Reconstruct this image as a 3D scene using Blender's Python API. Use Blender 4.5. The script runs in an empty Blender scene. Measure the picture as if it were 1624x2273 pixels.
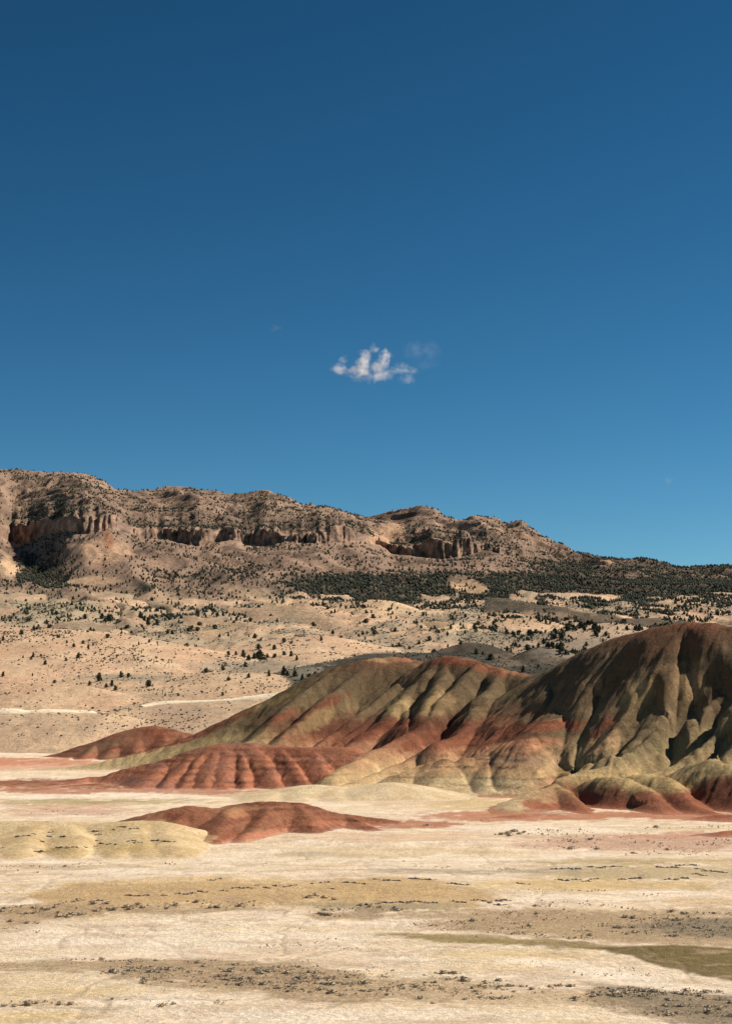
import bpy, math
import numpy as np

# ------------------------------------------------------------------ camera, sky, sun, exposure
scene = bpy.context.scene
COL = scene.collection
H_CAM = 35.0
FOC = 3788.0                     # focal length in the units of the traced outlines (frame 1624 x 2273)
CX, CY, HORIZON = 812.0, 1136.5, 1546.0
PITCH = math.atan((HORIZON - CY) / FOC)

cam_d = bpy.data.cameras.new('camera')
cam_d.sensor_fit = 'VERTICAL'
cam_d.sensor_height = 36.0
cam_d.lens = 60.0
cam_d.clip_start = 1.0
cam_d.clip_end = 40000.0
cam = bpy.data.objects.new('camera', cam_d)
COL.objects.link(cam)
cam.location = (0, 0, H_CAM)
cam.rotation_euler = (math.pi / 2 + PITCH, 0, 0)
scene.camera = cam

SUN_EL = math.radians(42)
SUN_AZ = math.radians(79)        # measured from the view direction (+Y) towards the right (+X)

world = bpy.data.worlds.new('World')
scene.world = world
world.use_nodes = True
wn, wl = world.node_tree.nodes, world.node_tree.links
for n in list(wn):
    wn.remove(n)
sky = wn.new('ShaderNodeTexSky')
sky.sky_type = 'NISHITA'
sky.sun_disc = False
sky.sun_elevation = SUN_EL
sky.sun_rotation = SUN_AZ
sky.altitude = 2500
sky.air_density = 1.0
sky.dust_density = 0.0
sky.ozone_density = 3.0
sat = wn.new('ShaderNodeHueSaturation')
sat.inputs['Hue'].default_value = 0.478
sat.inputs['Value'].default_value = 0.37
sat.inputs['Saturation'].default_value = 1.07
gam = wn.new('ShaderNodeGamma')
gam.inputs['Gamma'].default_value = 1.62
bg = wn.new('ShaderNodeBackground')
bg.inputs['Strength'].default_value = 0.05
wo = wn.new('ShaderNodeOutputWorld')
wl.new(sky.outputs[0], gam.inputs['Color'])
wl.new(gam.outputs[0], sat.inputs['Color'])
wl.new(sat.outputs[0], bg.inputs['Color'])
wl.new(bg.outputs[0], wo.inputs['Surface'])

sun_d = bpy.data.lights.new('sun', 'SUN')
sun_d.energy = 5.0
sun_d.angle = math.radians(0.5)
sun_d.color = (1.0, 0.90, 0.80)
sun = bpy.data.objects.new('sun', sun_d)
COL.objects.link(sun)
sun.rotation_euler = (math.pi / 2 - SUN_EL, 0, math.pi - SUN_AZ)

vs = scene.view_settings
vs.view_transform = 'Standard'
vs.look = 'None'
vs.exposure = 0.38
vs.gamma = 1.0
vs.use_curve_mapping = False
scene.cycles.max_bounces = 6
scene.cycles.diffuse_bounces = 3
scene.cycles.volume_bounces = 3
scene.cycles.transparent_max_bounces = 8

# ------------------------------------------------------------------ numeric helpers
rng = np.random.default_rng(7)
SP, CP = math.sin(PITCH), math.cos(PITCH)


def unproj(px, py, Y):
    u = (px - CX) / FOC
    v = (CY - py) / FOC
    ry = CP - v * SP
    rz = SP + v * CP
    k = Y / ry
    return u * k, Y + 0 * k, H_CAM + rz * k


def proj(x, y, z):
    dz = z - H_CAM
    d = y * CP + dz * SP
    v = -y * SP + dz * CP
    return CX + FOC * x / d, CY - FOC * v / d


def ground_depth(py, z=0.0):
    v = (CY - py) / FOC
    return (z - H_CAM) * (CP - v * SP) / (SP + v * CP)


def _hash(ix, iy, seed):
    h = (ix * 374761393 + iy * 668265263 + seed * 1442695041) & 0xFFFFFFFF
    h = ((h ^ (h >> 13)) * 1274126177) & 0xFFFFFFFF
    return (h ^ (h >> 16)) & 0xFFFFFFFF


def noise(x, y, seed=0):
    x = np.asarray(x, float)
    y = np.asarray(y, float)
    fx, fy = np.floor(x), np.floor(y)
    ix, iy = fx.astype(np.int64), fy.astype(np.int64)
    dx, dy = x - fx, y - fy
    ux = dx * dx * dx * (dx * (dx * 6 - 15) + 10)
    uy = dy * dy * dy * (dy * (dy * 6 - 15) + 10)
    out = 0
    for ox in (0, 1):
        for oy in (0, 1):
            a = _hash(ix + ox, iy + oy, seed) * (2 * math.pi / 4294967296.0)
            g = np.cos(a) * (dx - ox) + np.sin(a) * (dy - oy)
            out = out + g * (ux if ox else 1 - ux) * (uy if oy else 1 - uy)
    return out * 1.5


def fbm(x, y, octv=4, seed=0, gain=0.5):
    s, a, t = 0, 1.0, 0.0
    for o in range(octv):
        s = s + a * noise(x * 2 ** o, y * 2 ** o, seed + 17 * o)
        t += a
        a *= gain
    return s / t


def ridged(x, y, octv=3, seed=0):
    s, a, t = 0, 1.0, 0.0
    for o in range(octv):
        s = s + a * (1 - 2 * np.abs(noise(x * 2 ** o, y * 2 ** o, seed + 31 * o)))
        t += a
        a *= 0.5
    return s / t


def sstep(a, b, x):
    t = np.clip((x - a) / (b - a), 0, 1)
    return t * t * (3 - 2 * t)


SATUR = 0.92


def lin(c):
    c = np.asarray(c, float) / 255.0
    g = c.mean(-1, keepdims=True)
    c = g + (c - g) * SATUR
    return np.where(c <= 0.04045, c / 12.92, ((c + 0.055) / 1.055) ** 2.4)


def pchip(xk, yk, x):
    xk = np.asarray(xk, float)
    yk = np.asarray(yk, float)
    o = np.argsort(xk)
    xk, yk = xk[o], yk[o]
    keep = np.concatenate([[True], np.diff(xk) > 1e-9])
    xk, yk = xk[keep], yk[keep]
    if len(xk) == 1:
        return np.full_like(x, yk[0])
    h = np.diff(xk)
    m = np.diff(yk) / h
    d = np.zeros_like(yk)
    for i in range(1, len(xk) - 1):
        if m[i - 1] * m[i] > 0:
            w1, w2 = 2 * h[i] + h[i - 1], h[i] + 2 * h[i - 1]
            d[i] = (w1 + w2) / (w1 / m[i - 1] + w2 / m[i])
    d[0], d[-1] = m[0], m[-1]
    x = np.clip(x, xk[0], xk[-1])
    i = np.clip(np.searchsorted(xk, x) - 1, 0, len(h) - 1)
    t = (x - xk[i]) / h[i]
    return ((1 + 2 * t) * (1 - t) ** 2 * yk[i] + t * (1 - t) ** 2 * h[i] * d[i]
            + t * t * (3 - 2 * t) * yk[i + 1] + t * t * (t - 1) * h[i] * d[i + 1])


# frames in which outlines were traced, all to the 1624 x 2273 frame
def fr(x0, y0, s):
    k = 0.9093
    return lambda pts: [((x0 + p[0] / s) * k, (y0 + p[1] / s) * k) + tuple(p[2:]) for p in pts]


P1 = fr(0, 1100, 1.8044)
P2 = fr(886, 1150, 1.8044)
P5 = fr(0, 1950, 1.8044)
P6 = fr(886, 1950, 1.8044)
A = fr(100, 1560, 2.7067)
B = fr(600, 1560, 2.7067)
C = fr(1186, 1500, 2.7067)
E = fr(1186, 1750, 2.7067)


# ------------------------------------------------------------------ materials
def clay_material(name, scale=1.0, bump=0.25, speck=0.16, rough=0.95):
    m = bpy.data.materials.new(name)
    m.use_nodes = True
    nt = m.node_tree
    N, L = nt.nodes, nt.links
    b = N['Principled BSDF']
    b.inputs['Roughness'].default_value = rough
    b.inputs['Specular IOR Level'].default_value = 0.08
    at = N.new('ShaderNodeAttribute')
    at.attribute_name = 'Col'
    tc = N.new('ShaderNodeTexCoord')
    n1 = N.new('ShaderNodeTexNoise')
    n1.inputs['Scale'].default_value = 0.9 * scale
    n1.inputs['Detail'].default_value = 6
    n1.inputs['Roughness'].default_value = 0.75
    n2 = N.new('ShaderNodeTexNoise')
    n2.inputs['Scale'].default_value = 0.12 * scale
    n2.inputs['Detail'].default_value = 4
    for n in (n1, n2):
        L.new(tc.outputs['Object'], n.inputs['Vector'])
    mr = N.new('ShaderNodeMapRange')
    mr.inputs['From Min'].default_value = 0.3
    mr.inputs['From Max'].default_value = 0.7
    mr.inputs['To Min'].default_value = 1 - speck
    mr.inputs['To Max'].default_value = 1 + speck
    L.new(n1.outputs['Fac'], mr.inputs['Value'])
    mr2 = N.new('ShaderNodeMapRange')
    mr2.inputs['From Min'].default_value = 0.3
    mr2.inputs['From Max'].default_value = 0.7
    mr2.inputs['To Min'].default_value = 0.92
    mr2.inputs['To Max'].default_value = 1.08
    L.new(n2.outputs['Fac'], mr2.inputs['Value'])
    mu = N.new('ShaderNodeMath')
    mu.operation = 'MULTIPLY'
    L.new(mr.outputs[0], mu.inputs[0])
    L.new(mr2.outputs[0], mu.inputs[1])
    vm = N.new('ShaderNodeVectorMath')
    vm.operation = 'SCALE'
    L.new(at.outputs['Color'], vm.inputs[0])
    L.new(mu.outputs[0], vm.inputs['Scale'])
    n3 = N.new('ShaderNodeTexNoise')
    n3.inputs['Scale'].default_value = 2.6 * scale
    n3.inputs['Detail'].default_value = 5
    n3.inputs['Roughness'].default_value = 0.7
    L.new(tc.outputs['Object'], n3.inputs['Vector'])
    m3 = N.new('ShaderNodeMapRange')
    m3.inputs['From Min'].default_value = 0.50
    m3.inputs['From Max'].default_value = 0.60
    L.new(n3.outputs['Fac'], m3.inputs['Value'])
    ma = N.new('ShaderNodeMath')
    ma.operation = 'MULTIPLY'
    L.new(m3.outputs[0], ma.inputs[0])
    L.new(at.outputs['Alpha'], ma.inputs[1])
    mx = N.new('ShaderNodeMix')
    mx.data_type = 'RGBA'
    L.new(ma.outputs[0], mx.inputs['Factor'])
    L.new(vm.outputs[0], mx.inputs['A'])
    mx.inputs['B'].default_value = (0.13, 0.09, 0.06, 1)
    L.new(mx.outputs['Result'], b.inputs['Base Color'])
    bp = N.new('ShaderNodeBump')
    bp.inputs['Strength'].default_value = bump
    bp.inputs['Distance'].default_value = 1.0 / scale
    L.new(n1.outputs['Fac'], bp.inputs['Height'])
    L.new(bp.outputs[0], b.inputs['Normal'])
    return m


def leaf_material(name, c1, c2, scale=1.2, trans=0.0):
    m = bpy.data.materials.new(name)
    m.use_nodes = True
    N, L = m.node_tree.nodes, m.node_tree.links
    b = N['Principled BSDF']
    b.inputs['Roughness'].default_value = 0.85
    b.inputs['Specular IOR Level'].default_value = 0.1
    g = N.new('ShaderNodeNewGeometry')
    n1 = N.new('ShaderNodeTexNoise')
    n1.inputs['Scale'].default_value = scale
    n1.inputs['Detail'].default_value = 3
    L.new(g.outputs['Position'], n1.inputs['Vector'])
    cr = N.new('ShaderNodeValToRGB')
    cr.color_ramp.elements[0].position = 0.32
    cr.color_ramp.elements[0].color = (*c1, 1)
    cr.color_ramp.elements[1].position = 0.68
    cr.color_ramp.elements[1].color = (*c2, 1)
    L.new(n1.outputs['Fac'], cr.inputs[0])
    L.new(cr.outputs[0], b.inputs['Base Color'])
    return m


M_GROUND = clay_material('cracked_pale_clay', 1.3, 0.7, 0.34)
M_HILL = clay_material('banded_clay', 1.0, 0.7, 0.36)
M_FAR = clay_material('dry_grass_slope', 0.22, 0.55, 0.20)
M_MOUNT = clay_material('mountain_slope', 0.10, 0.8, 0.22)
M_ROCK = clay_material('dark_ledge_rock', 3.0, 0.5, 0.3)
M_JUNI = leaf_material('juniper_foliage', (0.024, 0.034, 0.022), (0.075, 0.085, 0.052), 0.6)
M_FOREST = leaf_material('forest_foliage', (0.030, 0.036, 0.026), (0.062, 0.068, 0.046), 0.09)
M_BARK = leaf_material('juniper_bark', (0.06, 0.045, 0.035), (0.13, 0.10, 0.08), 2.0)
M_SAGE = leaf_material('sagebrush_leaf', (0.32, 0.27, 0.19), (0.54, 0.46, 0.34), 3.0)
M_DRY = leaf_material('dry_brush', (0.42, 0.32, 0.21), (0.66, 0.52, 0.36), 3.0)
M_WOOD = leaf_material('weathered_pole_wood', (0.05, 0.04, 0.03), (0.10, 0.08, 0.06), 4.0)


def tag(o, label=None, cat=None, group=None, kind=None):
    if label:
        o['label'] = label
    if cat:
        o['category'] = cat
    if group:
        o['group'] = group
    if kind:
        o['kind'] = kind
    return o


def make_mesh(name, verts, faces, mat, col=None, smooth=True, alpha=None):
    verts = np.asarray(verts, np.float32)
    faces = np.asarray(faces, np.int32)
    me = bpy.data.meshes.new(name)
    nf, k = faces.shape
    me.vertices.add(len(verts))
    me.vertices.foreach_set('co', verts.ravel())
    me.loops.add(nf * k)
    me.loops.foreach_set('vertex_index', faces.ravel())
    me.polygons.add(nf)
    me.polygons.foreach_set('loop_start', np.arange(0, nf * k, k, dtype=np.int32))
    if smooth:
        me.polygons.foreach_set('use_smooth', np.ones(nf, bool))
    me.update(calc_edges=True)
    if col is not None:
        at = me.color_attributes.new('Col', 'FLOAT_COLOR', 'POINT')
        c4 = np.ones((len(verts), 4), np.float32)
        c4[:, :3] = col
        c4[:, 3] = 0 if alpha is None else alpha
        at.data.foreach_set('color', c4.ravel())
    me.materials.append(mat)
    return me


def grid_faces(nr, nc):
    i = np.arange(nr - 1)[:, None] * nc + np.arange(nc - 1)[None, :]
    i = i.ravel()
    return np.stack([i, i + 1, i + nc + 1, i + nc], 1)


def link(name, me, parent=None):
    o = bpy.data.objects.new(name, me)
    COL.objects.link(o)
    if parent:
        o.parent = parent
    return o


SURF = []          # every terrain sheet: name, x, y, z grids


SWELL = [
    ([(60, 1978), (200, 1957), (300, 1951), (400, 1947), (500, 1946), (600, 1950), (690, 1954)], 322, .034, 3.0),
    ([(720, 1953), (800, 1949), (860, 1947), (930, 1951), (1000, 1960), (1060, 1975)], 320, .036, 3.0),
    ([(1230, 1925), (1330, 1920), (1420, 1917), (1500, 1915), (1560, 1919), (1640, 1925), (1760, 1930)], 352, .04, 3.0),
    ([(1300, 2104), (1370, 2101), (1450, 2098), (1520, 2097), (1580, 2100), (1650, 2105), (1760, 2114)], 243, .05, 3.0),
    ([(860, 1872), (980, 1866), (1100, 1872), (1250, 1890)], 412, .03, 4.0),
    ([(300, 2060), (480, 2048), (640, 2046), (800, 2052)], 268, .02, 4.0),
    ([(900, 2098), (1050, 2094), (1200, 2098)], 244, .025, 4.0),
    ([(40, 2200), (200, 2188), (360, 2200)], 206, .03, 4.0),
    ([(560, 2255), (760, 2244), (980, 2250)], 190, .03, 4.0),
]
_SW = None


def ground_z(x, y):
    global _SW
    x, y = np.asarray(x, float), np.asarray(y, float)
    if _SW is None:
        _SW = [(ridge_world(a, b, b), c, r) for a, b, c, r in SWELL]
    z = np.zeros(np.broadcast(x, y).shape)
    near = (y > 120) & (y < 480)
    if np.any(near):
        xs, ys = (x + 0 * y)[near], (y + 0 * x)[near]
        h = np.zeros(xs.shape)
        for w, c, r in _SW:
            h = smax(ridge_height(xs + 2 * fbm(xs / 12, ys / 12, 2, 301), ys + 3 * fbm(xs / 14, ys / 14, 2, 302), w, c, c, r), h, 0.25)
        z[near] = h
    f = sstep(1150, 950, y)
    return z + f * (0.45 * fbm(x / 60, y / 45, 3, 3) + 0.22 * fbm(x / 22, y / 14, 3, 5)) + 0.05 * fbm(x / 3, y / 3, 2, 8)


# ------------------------------------------------------------------ colour painting (surface colours, plus sunlit spur crests painted on the big hill)
def paint(col, px, py, x, y, patches, wx=18, wy=5, sc=30.0, seed=40):
    n1 = fbm(x / sc, y / sc, 4, seed)
    n2 = fbm(x / sc, y / sc, 4, seed + 7)
    qx, qy = px + wx * 2 * n1, py + wy * 2 * n2
    edge = fbm(x / (sc * 0.22), y / (sc * 0.22), 4, seed + 3, 0.65)
    for p in patches:
        cx, cy, rx, ry, c, s = p[:6]
        rot = math.radians(p[6]) if len(p) > 6 else 0
        dx, dy = qx - cx, qy - cy
        ex = (dx * math.cos(rot) + dy * math.sin(rot)) / rx
        ey = (-dx * math.sin(rot) + dy * math.cos(rot)) / ry
        d = np.sqrt(ex * ex + ey * ey) + 0.75 * edge
        m = (s * sstep(1.2, 0.65, d))[..., None]
        col = col * (1 - m) + lin(c) * m
    return col


def band(col, PX, PY, X, Y, top, low, c, s_, soft=3.5, wob=6.0, sc=6.0, seed=73):
    t = np.interp(PX, [a[0] for a in top], [a[1] for a in top])
    l = np.interp(PX, [a[0] for a in low], [a[1] for a in low])
    e = wob * 2 * fbm(X / sc, Y / sc, 4, seed, 0.6)
    x0, x1 = top[0][0], top[-1][0]
    m = sstep(-soft, soft, PY - t + e) * sstep(soft, -soft, PY - l + e * 1.5) * sstep(x0 - 30, x0 + 30, PX + 6 * e) * sstep(x1 + 30, x1 - 30, PX + 6 * e)
    m = (m * s_)[..., None]
    return col * (1 - m) + lin(c) * m


def dull(col, k=0.16):
    col = col.copy()
    col[..., 1] += 0.55 * np.maximum(0, 0.40 * col[..., 0] - col[..., 1])
    col[..., 2] += 0.40 * np.maximum(0, 0.20 * col[..., 0] - col[..., 2])
    g = col @ np.array([0.35, 0.5, 0.15])
    return (col * (1 - k) + (g[..., None] * np.array([1.08, 0.98, 0.90])) * k) * np.array([1.04, 0.995, 0.93])


def ramp(v, stops):
    xs = [s[0] for s in stops]
    cs = np.array([lin(s[1]) for s in stops])
    return np.stack([np.interp(v, xs, cs[:, k]) for k in range(3)], -1)


CREAM = (226, 203, 170)
PALE = (238, 220, 192)
TAN = (208, 176, 130)
YELL = (214, 188, 138)
SAGEG = (186, 160, 122)
GREY = (146, 132, 106)
OLIVE = (118, 100, 54)
RED = (150, 72, 46)
DRED = (118, 52, 36)
PINK = (208, 152, 122)
TANHILL = (206, 172, 134)



# ------------------------------------------------------------------ hills built from their ridge lines
def ridge_world(pts, d0, d1):
    p = np.array([q[:2] for q in pts], float)
    L = np.concatenate([[0], np.cumsum(np.hypot(np.diff(p[:, 0]), np.diff(p[:, 1])))])
    t = np.linspace(0, L[-1], max(9, 2 * len(p)))
    px, py = pchip(L, p[:, 0], t), pchip(L, p[:, 1], t)
    if isinstance(d0, (list, tuple)):
        dk = np.interp(np.linspace(0, 1, len(p)), np.linspace(0, 1, len(d0)), d0)
        d = np.interp(t, L, dk)
    else:
        d = d0 + (d1 - d0) * t / L[-1]
    return np.stack(unproj(px, py, d), 1)


def ridge_height(x, y, w, sl, sr, r, cone=None):
    """height of one rounded ridge: crest polyline w (x, y, z), slopes left and right in the picture, crest radius r"""
    best = np.full(x.shape, -1e9)
    if w[0, 1] < w[-1, 1]:
        w = w[::-1]
    m = 260.0
    x0, x1 = w[:, 0].min() - m, w[:, 0].max() + m
    y0, y1 = w[:, 1].min() - m, w[:, 1].max() + m
    n = len(w)
    for k in range(n - 1):
        a, b = w[k], w[k + 1]
        dx, dy = b[0] - a[0], b[1] - a[1]
        l2 = dx * dx + dy * dy + 1e-9
        t = np.clip(((x - a[0]) * dx + (y - a[1]) * dy) / l2, 0, 1)
        ox, oy = x - a[0] - t * dx, y - a[1] - t * dy
        d = np.sqrt(ox * ox + oy * oy)
        side = (dx * oy - dy * ox) / np.maximum(d, 1e-6) / math.sqrt(l2)
        sl_ = 0.5 * (sl + sr) + 0.5 * (sr - sl) * np.clip(side, -1, 1)
        h = a[2] + t * (b[2] - a[2]) - sl_ * (np.sqrt(d * d + r * r) - r)
        best = np.maximum(best, h)
    return best


def smax(a, b, k):
    h = np.clip(0.5 + 0.5 * (a - b) / k, 0, 1)
    return b * (1 - h) + a * h + k * h * (1 - h)


def ridge_field(X, Y, ridges, start=-6.0, k=1.0, wn=0.0, wsc=20.0, seed=200, steep=1.0, sharp=1.0, first=0):
    Z = np.full(X.shape, float(start))
    idx = np.full(X.shape, -1)
    xw = X + wn * fbm(X / wsc, Y / wsc, 3, seed)
    yw = Y + wn * fbm(X / wsc, Y / wsc, 3, seed + 9)
    for i, rd in enumerate(ridges):
        pts, d0, d1, sl, sr, r = rd[:6]
        if i >= first:
            sl, sr, r = sl * steep, sr * steep, r * sharp
        h = ridge_height(xw, yw, ridge_world(pts, d0, d1), sl, sr, r)
        idx = np.where(h > Z, i, idx)
        Z = smax(h, Z, k)
    return Z, idx


def ridge_hill(name, ridges, color, q0, q1, y0, y1, ncol, nrow, k=1.0, wn=1.5, wsc=22, rough=0.15, rsc=5.0, mat=None, flare=1.0, offset=0.3, post=None, steep=1.0, sharp=1.0, first=0):
    q = np.linspace(q0, q1, ncol)
    Yr = np.linspace(y0, y1, nrow)
    Y = Yr[:, None] + 0 * q[None, :]
    X = q[None, :] * Y
    Z, idx = ridge_field(X, Y, ridges, -8.0, k, wn, wsc, steep=steep, sharp=sharp, first=first)
    Z = Z + rough * (fbm(X / rsc, Y / rsc, 4, 11) * 2 + 1.2 * fbm(X / (rsc * 5), Y / (rsc * 5), 3, 12))
    if post:
        Z = post(X, Y, Z)
    Z = flare * np.logaddexp(0, Z / flare) - offset
    g = ground_z(X, Y)
    Zt = Z + g
    PX, PY = proj(X, Y, Zt)
    col = color(X, Y, Z + offset, PX, PY, sstep(0, 1, Z / 2.0), 0 * X)
    keep = (Z > -offset * 0.97)
    f = grid_faces(nrow, ncol)
    kf = keep.ravel()[f].any(1)
    f = f[kf]
    used = np.unique(f)
    remap = np.full(X.size, -1)
    remap[used] = np.arange(len(used))
    V = np.stack([X, Y, Zt], -1).reshape(-1, 3)[used]
    me = make_mesh(name, V, remap[f], mat or M_HILL, col.reshape(-1, 3)[used])
    o = link(name, me)
    tag(o, None, None, None, 'structure')
    Zs = np.where(keep, Zt, -50)
    SURF.append((name, X, Y, Zs, PX, PY))
    return o


# ------------------------------------------------------------------ ground sheet
def build_ground():
    r = np.concatenate([np.geomspace(20, 150, 12)[:-1], ground_depth(np.linspace(2440, 1640, 430)),
                        np.geomspace(1450, 9000, 24)])
    q = np.concatenate([np.linspace(-1.0, -0.27, 20)[:-1], np.linspace(-0.27, 0.27, 520), np.linspace(0.27, 1.0, 20)[1:]])
    Y = r[:, None] + 0 * q[None, :]
    X = q[None, :] * Y
    Z = ground_z(X, Y)
    # shallow dry wash channels
    PX, PY = proj(X, Y, Z)
    col = np.zeros(X.shape + (3,)) + lin(CREAM)
    n = fbm(X / 18, Y / 9, 4, 21)
    m = sstep(-0.05, 0.35, n)[..., None]
    col = col * (1 - m * 0.7) + lin(PALE) * m * 0.7
    n = fbm(X / 30, Y / 12, 4, 25)
    m = sstep(0.0, 0.4, n)[..., None]
    col = col * (1 - m * 0.5) + lin(YELL) * m * 0.5
    pat = [
        # far flats left of the red hills
        (60, 1700, 320, 14, PINK, 0.8), (60, 1690, 200, 8, (190, 118, 88), 0.8), (110, 1715, 200, 6, CREAM, 0.9),
        (60, 1742, 300, 10, (160, 92, 68), 0.95), (300, 1755, 420, 7, (178, 116, 90), 0.85),
        (230, 1768, 420, 5, PALE, 0.8), (210, 1780, 190, 5, (178, 160, 112), 0.7), (240, 1779, 70, 4, GREY, 0.5),
        (160, 1800, 170, 9, (205, 170, 142), 0.9), (140, 1790, 140, 4, PINK, 0.5),
        # red apron under the toes on the right
        (1360, 1812, 420, 10, (188, 112, 84), 0.9), (1080, 1812, 130, 10, (196, 128, 98), 0.8),
        (1180, 1802, 90, 6, RED, 0.5), (930, 1830, 110, 7, (180, 100, 70), 0.8),
        (960, 1775, 190, 14, (212, 184, 146), 0.8), (1050, 1785, 110, 14, (205, 178, 124), 0.7),
        (1180, 1842, 260, 7, PALE, 0.7), (1430, 1870, 300, 20, (200, 160, 132), 0.85), (1480, 1855, 150, 6, PINK, 0.7),
        (1500, 1897, 160, 5, CREAM, 0.7), (1480, 1840, 130, 5, (190, 172, 130), 0.5),
        (900, 1895, 280, 18, YELL, 0.55), (1100, 1905, 300, 8, PALE, 0.7), (880, 1858, 220, 10, (214, 176, 140), 0.6),
        (1390, 1912, 260, 7, (200, 178, 130), 0.6),
        (620, 1910, 300, 7, PALE, 0.5), (700, 1895, 120, 4, (190, 176, 150), 0.6),
        (150, 1925, 250, 5, SAGEG, 0.5), (400, 1935, 300, 4, PALE, 0.6),
        (1200, 1935, 400, 5, (190, 172, 140), 0.6), (1250, 1965, 330, 12, (210, 182, 128), 0.7), (1560, 2000, 140, 10, TAN, 0.6),
        (1450, 1990, 260, 10, PALE, 0.6),
        (370, 1980, 330, 26, (204, 170, 110), 0.95), (350, 1962, 200, 8, (216, 186, 132), 0.7), (620, 1990, 120, 10, (196, 160, 98), 0.6),
        (870, 1978, 190, 24, (206, 170, 108), 0.95), (870, 2012, 170, 9, (186, 166, 126), 0.8), (1430, 1936, 240, 16, (200, 176, 120), 0.8),
        (250, 1955, 260, 4, PALE, 0.5),
        # sage covered strips
        (140, 2022, 190, 16, SAGEG, 0.95, -4), (430, 2020, 200, 7, SAGEG, 0.8), (40, 2060, 90, 12, SAGEG, 0.6, -12),
        (1330, 2055, 420, 36, (184, 156, 118), 0.9, 3), (1520, 2060, 200, 20, GREY, 0.75), (1060, 2060, 130, 12, (186, 158, 124), 0.9),
        (900, 2045, 130, 5, PALE, 0.7), (1240, 2068, 90, 7, YELL, 0.6), (780, 2030, 110, 10, SAGEG, 0.85),
        (1020, 2085, 250, 6, (168, 146, 92), 0.85, 3), (1270, 2098, 190, 6, (140, 118, 66), 0.85, 4),
        (430, 2080, 420, 22, PALE, 0.6), (1150, 2120, 240, 16, (220, 192, 140), 0.6), (1000, 2100, 300, 8, PALE, 0.5),
        (330, 2145, 420, 15, SAGEG, 0.85), (560, 2178, 320, 26, (186, 160, 120), 0.9), (420, 2165, 250, 10, (166, 142, 106), 0.6),
        (900, 2190, 260, 26, (194, 168, 128), 0.9), (1180, 2215, 300, 22, (198, 172, 132), 0.8),
        (760, 2215, 160, 12, SAGEG, 0.9), (1480, 2225, 210, 26, (168, 146, 112), 0.9), (1420, 2205, 110, 10, GREY, 0.7, 12),
        (1580, 2255, 140, 20, GREY, 0.8), (1350, 2165, 250, 14, PALE, 0.8, 8), (700, 2110, 150, 9, (214, 186, 150), 0.6),
        
        (150, 2200, 200, 12, (220, 194, 146), 0.8), (330, 2225, 160, 8, PALE, 0.7), (60, 2262, 180, 14, (218, 190, 136), 0.8),
        (180, 2240, 120, 5, (176, 158, 124), 0.5), (1000, 2255, 320, 12, PALE, 0.6), (560, 2250, 260, 12, PALE, 0.6),
    ]
    col = paint(col, PX, PY, X, Y, pat, 30, 6, 22.0, 60)
    for t_, l_, c_, s_ in (
            ([(60, 1985), (150, 1965), (300, 1952), (500, 1946), (690, 1955)], [(60, 1990), (120, 2012), (400, 2010), (690, 2011)], (204, 171, 122), 0.92),
            ([(690, 1955), (850, 1946), (950, 1951), (1050, 1970), (1120, 1990)], [(690, 2010), (800, 2018), (950, 2022), (1050, 2012), (1120, 1996)], (204, 171, 120), 0.92),
            ([(660, 2004), (800, 2006), (1010, 2004)], [(660, 2010), (800, 2024), (1010, 2020)], (176, 158, 122), 0.85),
            ([(150, 1955), (400, 1944), (640, 1944)], [(150, 1962), (400, 1956), (640, 1958)], (222, 194, 146), 0.6),
            ([(1180, 1912), (1400, 1906), (1640, 1908), (1760, 1908)], [(1180, 1920), (1400, 1916), (1640, 1917), (1760, 1917)], (198, 174, 126), 0.8),
            ([(1150, 1940), (1330, 1930), (1480, 1922), (1640, 1928), (1760, 1930)], [(1150, 1946), (1330, 1950), (1480, 1948), (1640, 1950), (1760, 1950)], (196, 174, 134), 0.8),
            ([(820, 1926), (1100, 1930), (1300, 1922)], [(820, 1936), (1100, 1940), (1300, 1934)], (176, 162, 138), 0.7),
            ([(1100, 1952), (1350, 1955), (1600, 1958)], [(1100, 1966), (1350, 1972), (1600, 1976)], (212, 180, 122), 0.7),
            ([(900, 2072), (1100, 2078), (1330, 2096)], [(900, 2080), (1100, 2094), (1330, 2106)], (158, 138, 88), 0.85),
            ([(0, 1775), (200, 1775), (460, 1772)], [(0, 1788), (200, 1787), (460, 1778)], (180, 160, 114), 0.7),
            ([(0, 1732), (120, 1730), (260, 1736)], [(0, 1744), (120, 1744), (260, 1746)], (134, 72, 54), 0.9),
            ([(0, 2010), (150, 2006), (300, 2010), (520, 2012)], [(0, 2060), (120, 2040), (300, 2026), (520, 2020)], (188, 160, 120), 0.85),
            ([(930, 2030), (1150, 2022), (1400, 2020), (1760, 2010)], [(930, 2040), (1150, 2070), (1400, 2096), (1760, 2098)], (186, 160, 122), 0.7),
            ([(1420, 2050), (1560, 2040), (1760, 2040)], [(1420, 2066), (1560, 2080), (1760, 2086)], (136, 124, 100), 0.8),
            ([(200, 2138), (420, 2128), (620, 2140), (800, 2160)], [(200, 2150), (420, 2178), (620, 2206), (800, 2212)], (180, 154, 118), 0.8),
            ([(1300, 2190), (1400, 2186), (1500, 2206), (1760, 2216)], [(1300, 2200), (1400, 2230), (1500, 2262), (1760, 2320)], (146, 130, 104), 0.8)):
        col = band(col, PX, PY, X, Y, t_, l_, c_, s_)
    # olive grass swell at lower right
    top = np.interp(PX, [1180, 1330, 1400, 1500, 1624, 1760], [2104, 2103, 2100, 2097, 2104, 2114])
    low = np.interp(PX, [1180, 1330, 1400, 1450, 1520, 1624, 1760], [2102, 2107, 2122, 2140, 2158, 2178, 2200])
    e_ = 3 * fbm(X / 3, Y / 3, 3, 73)
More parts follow.
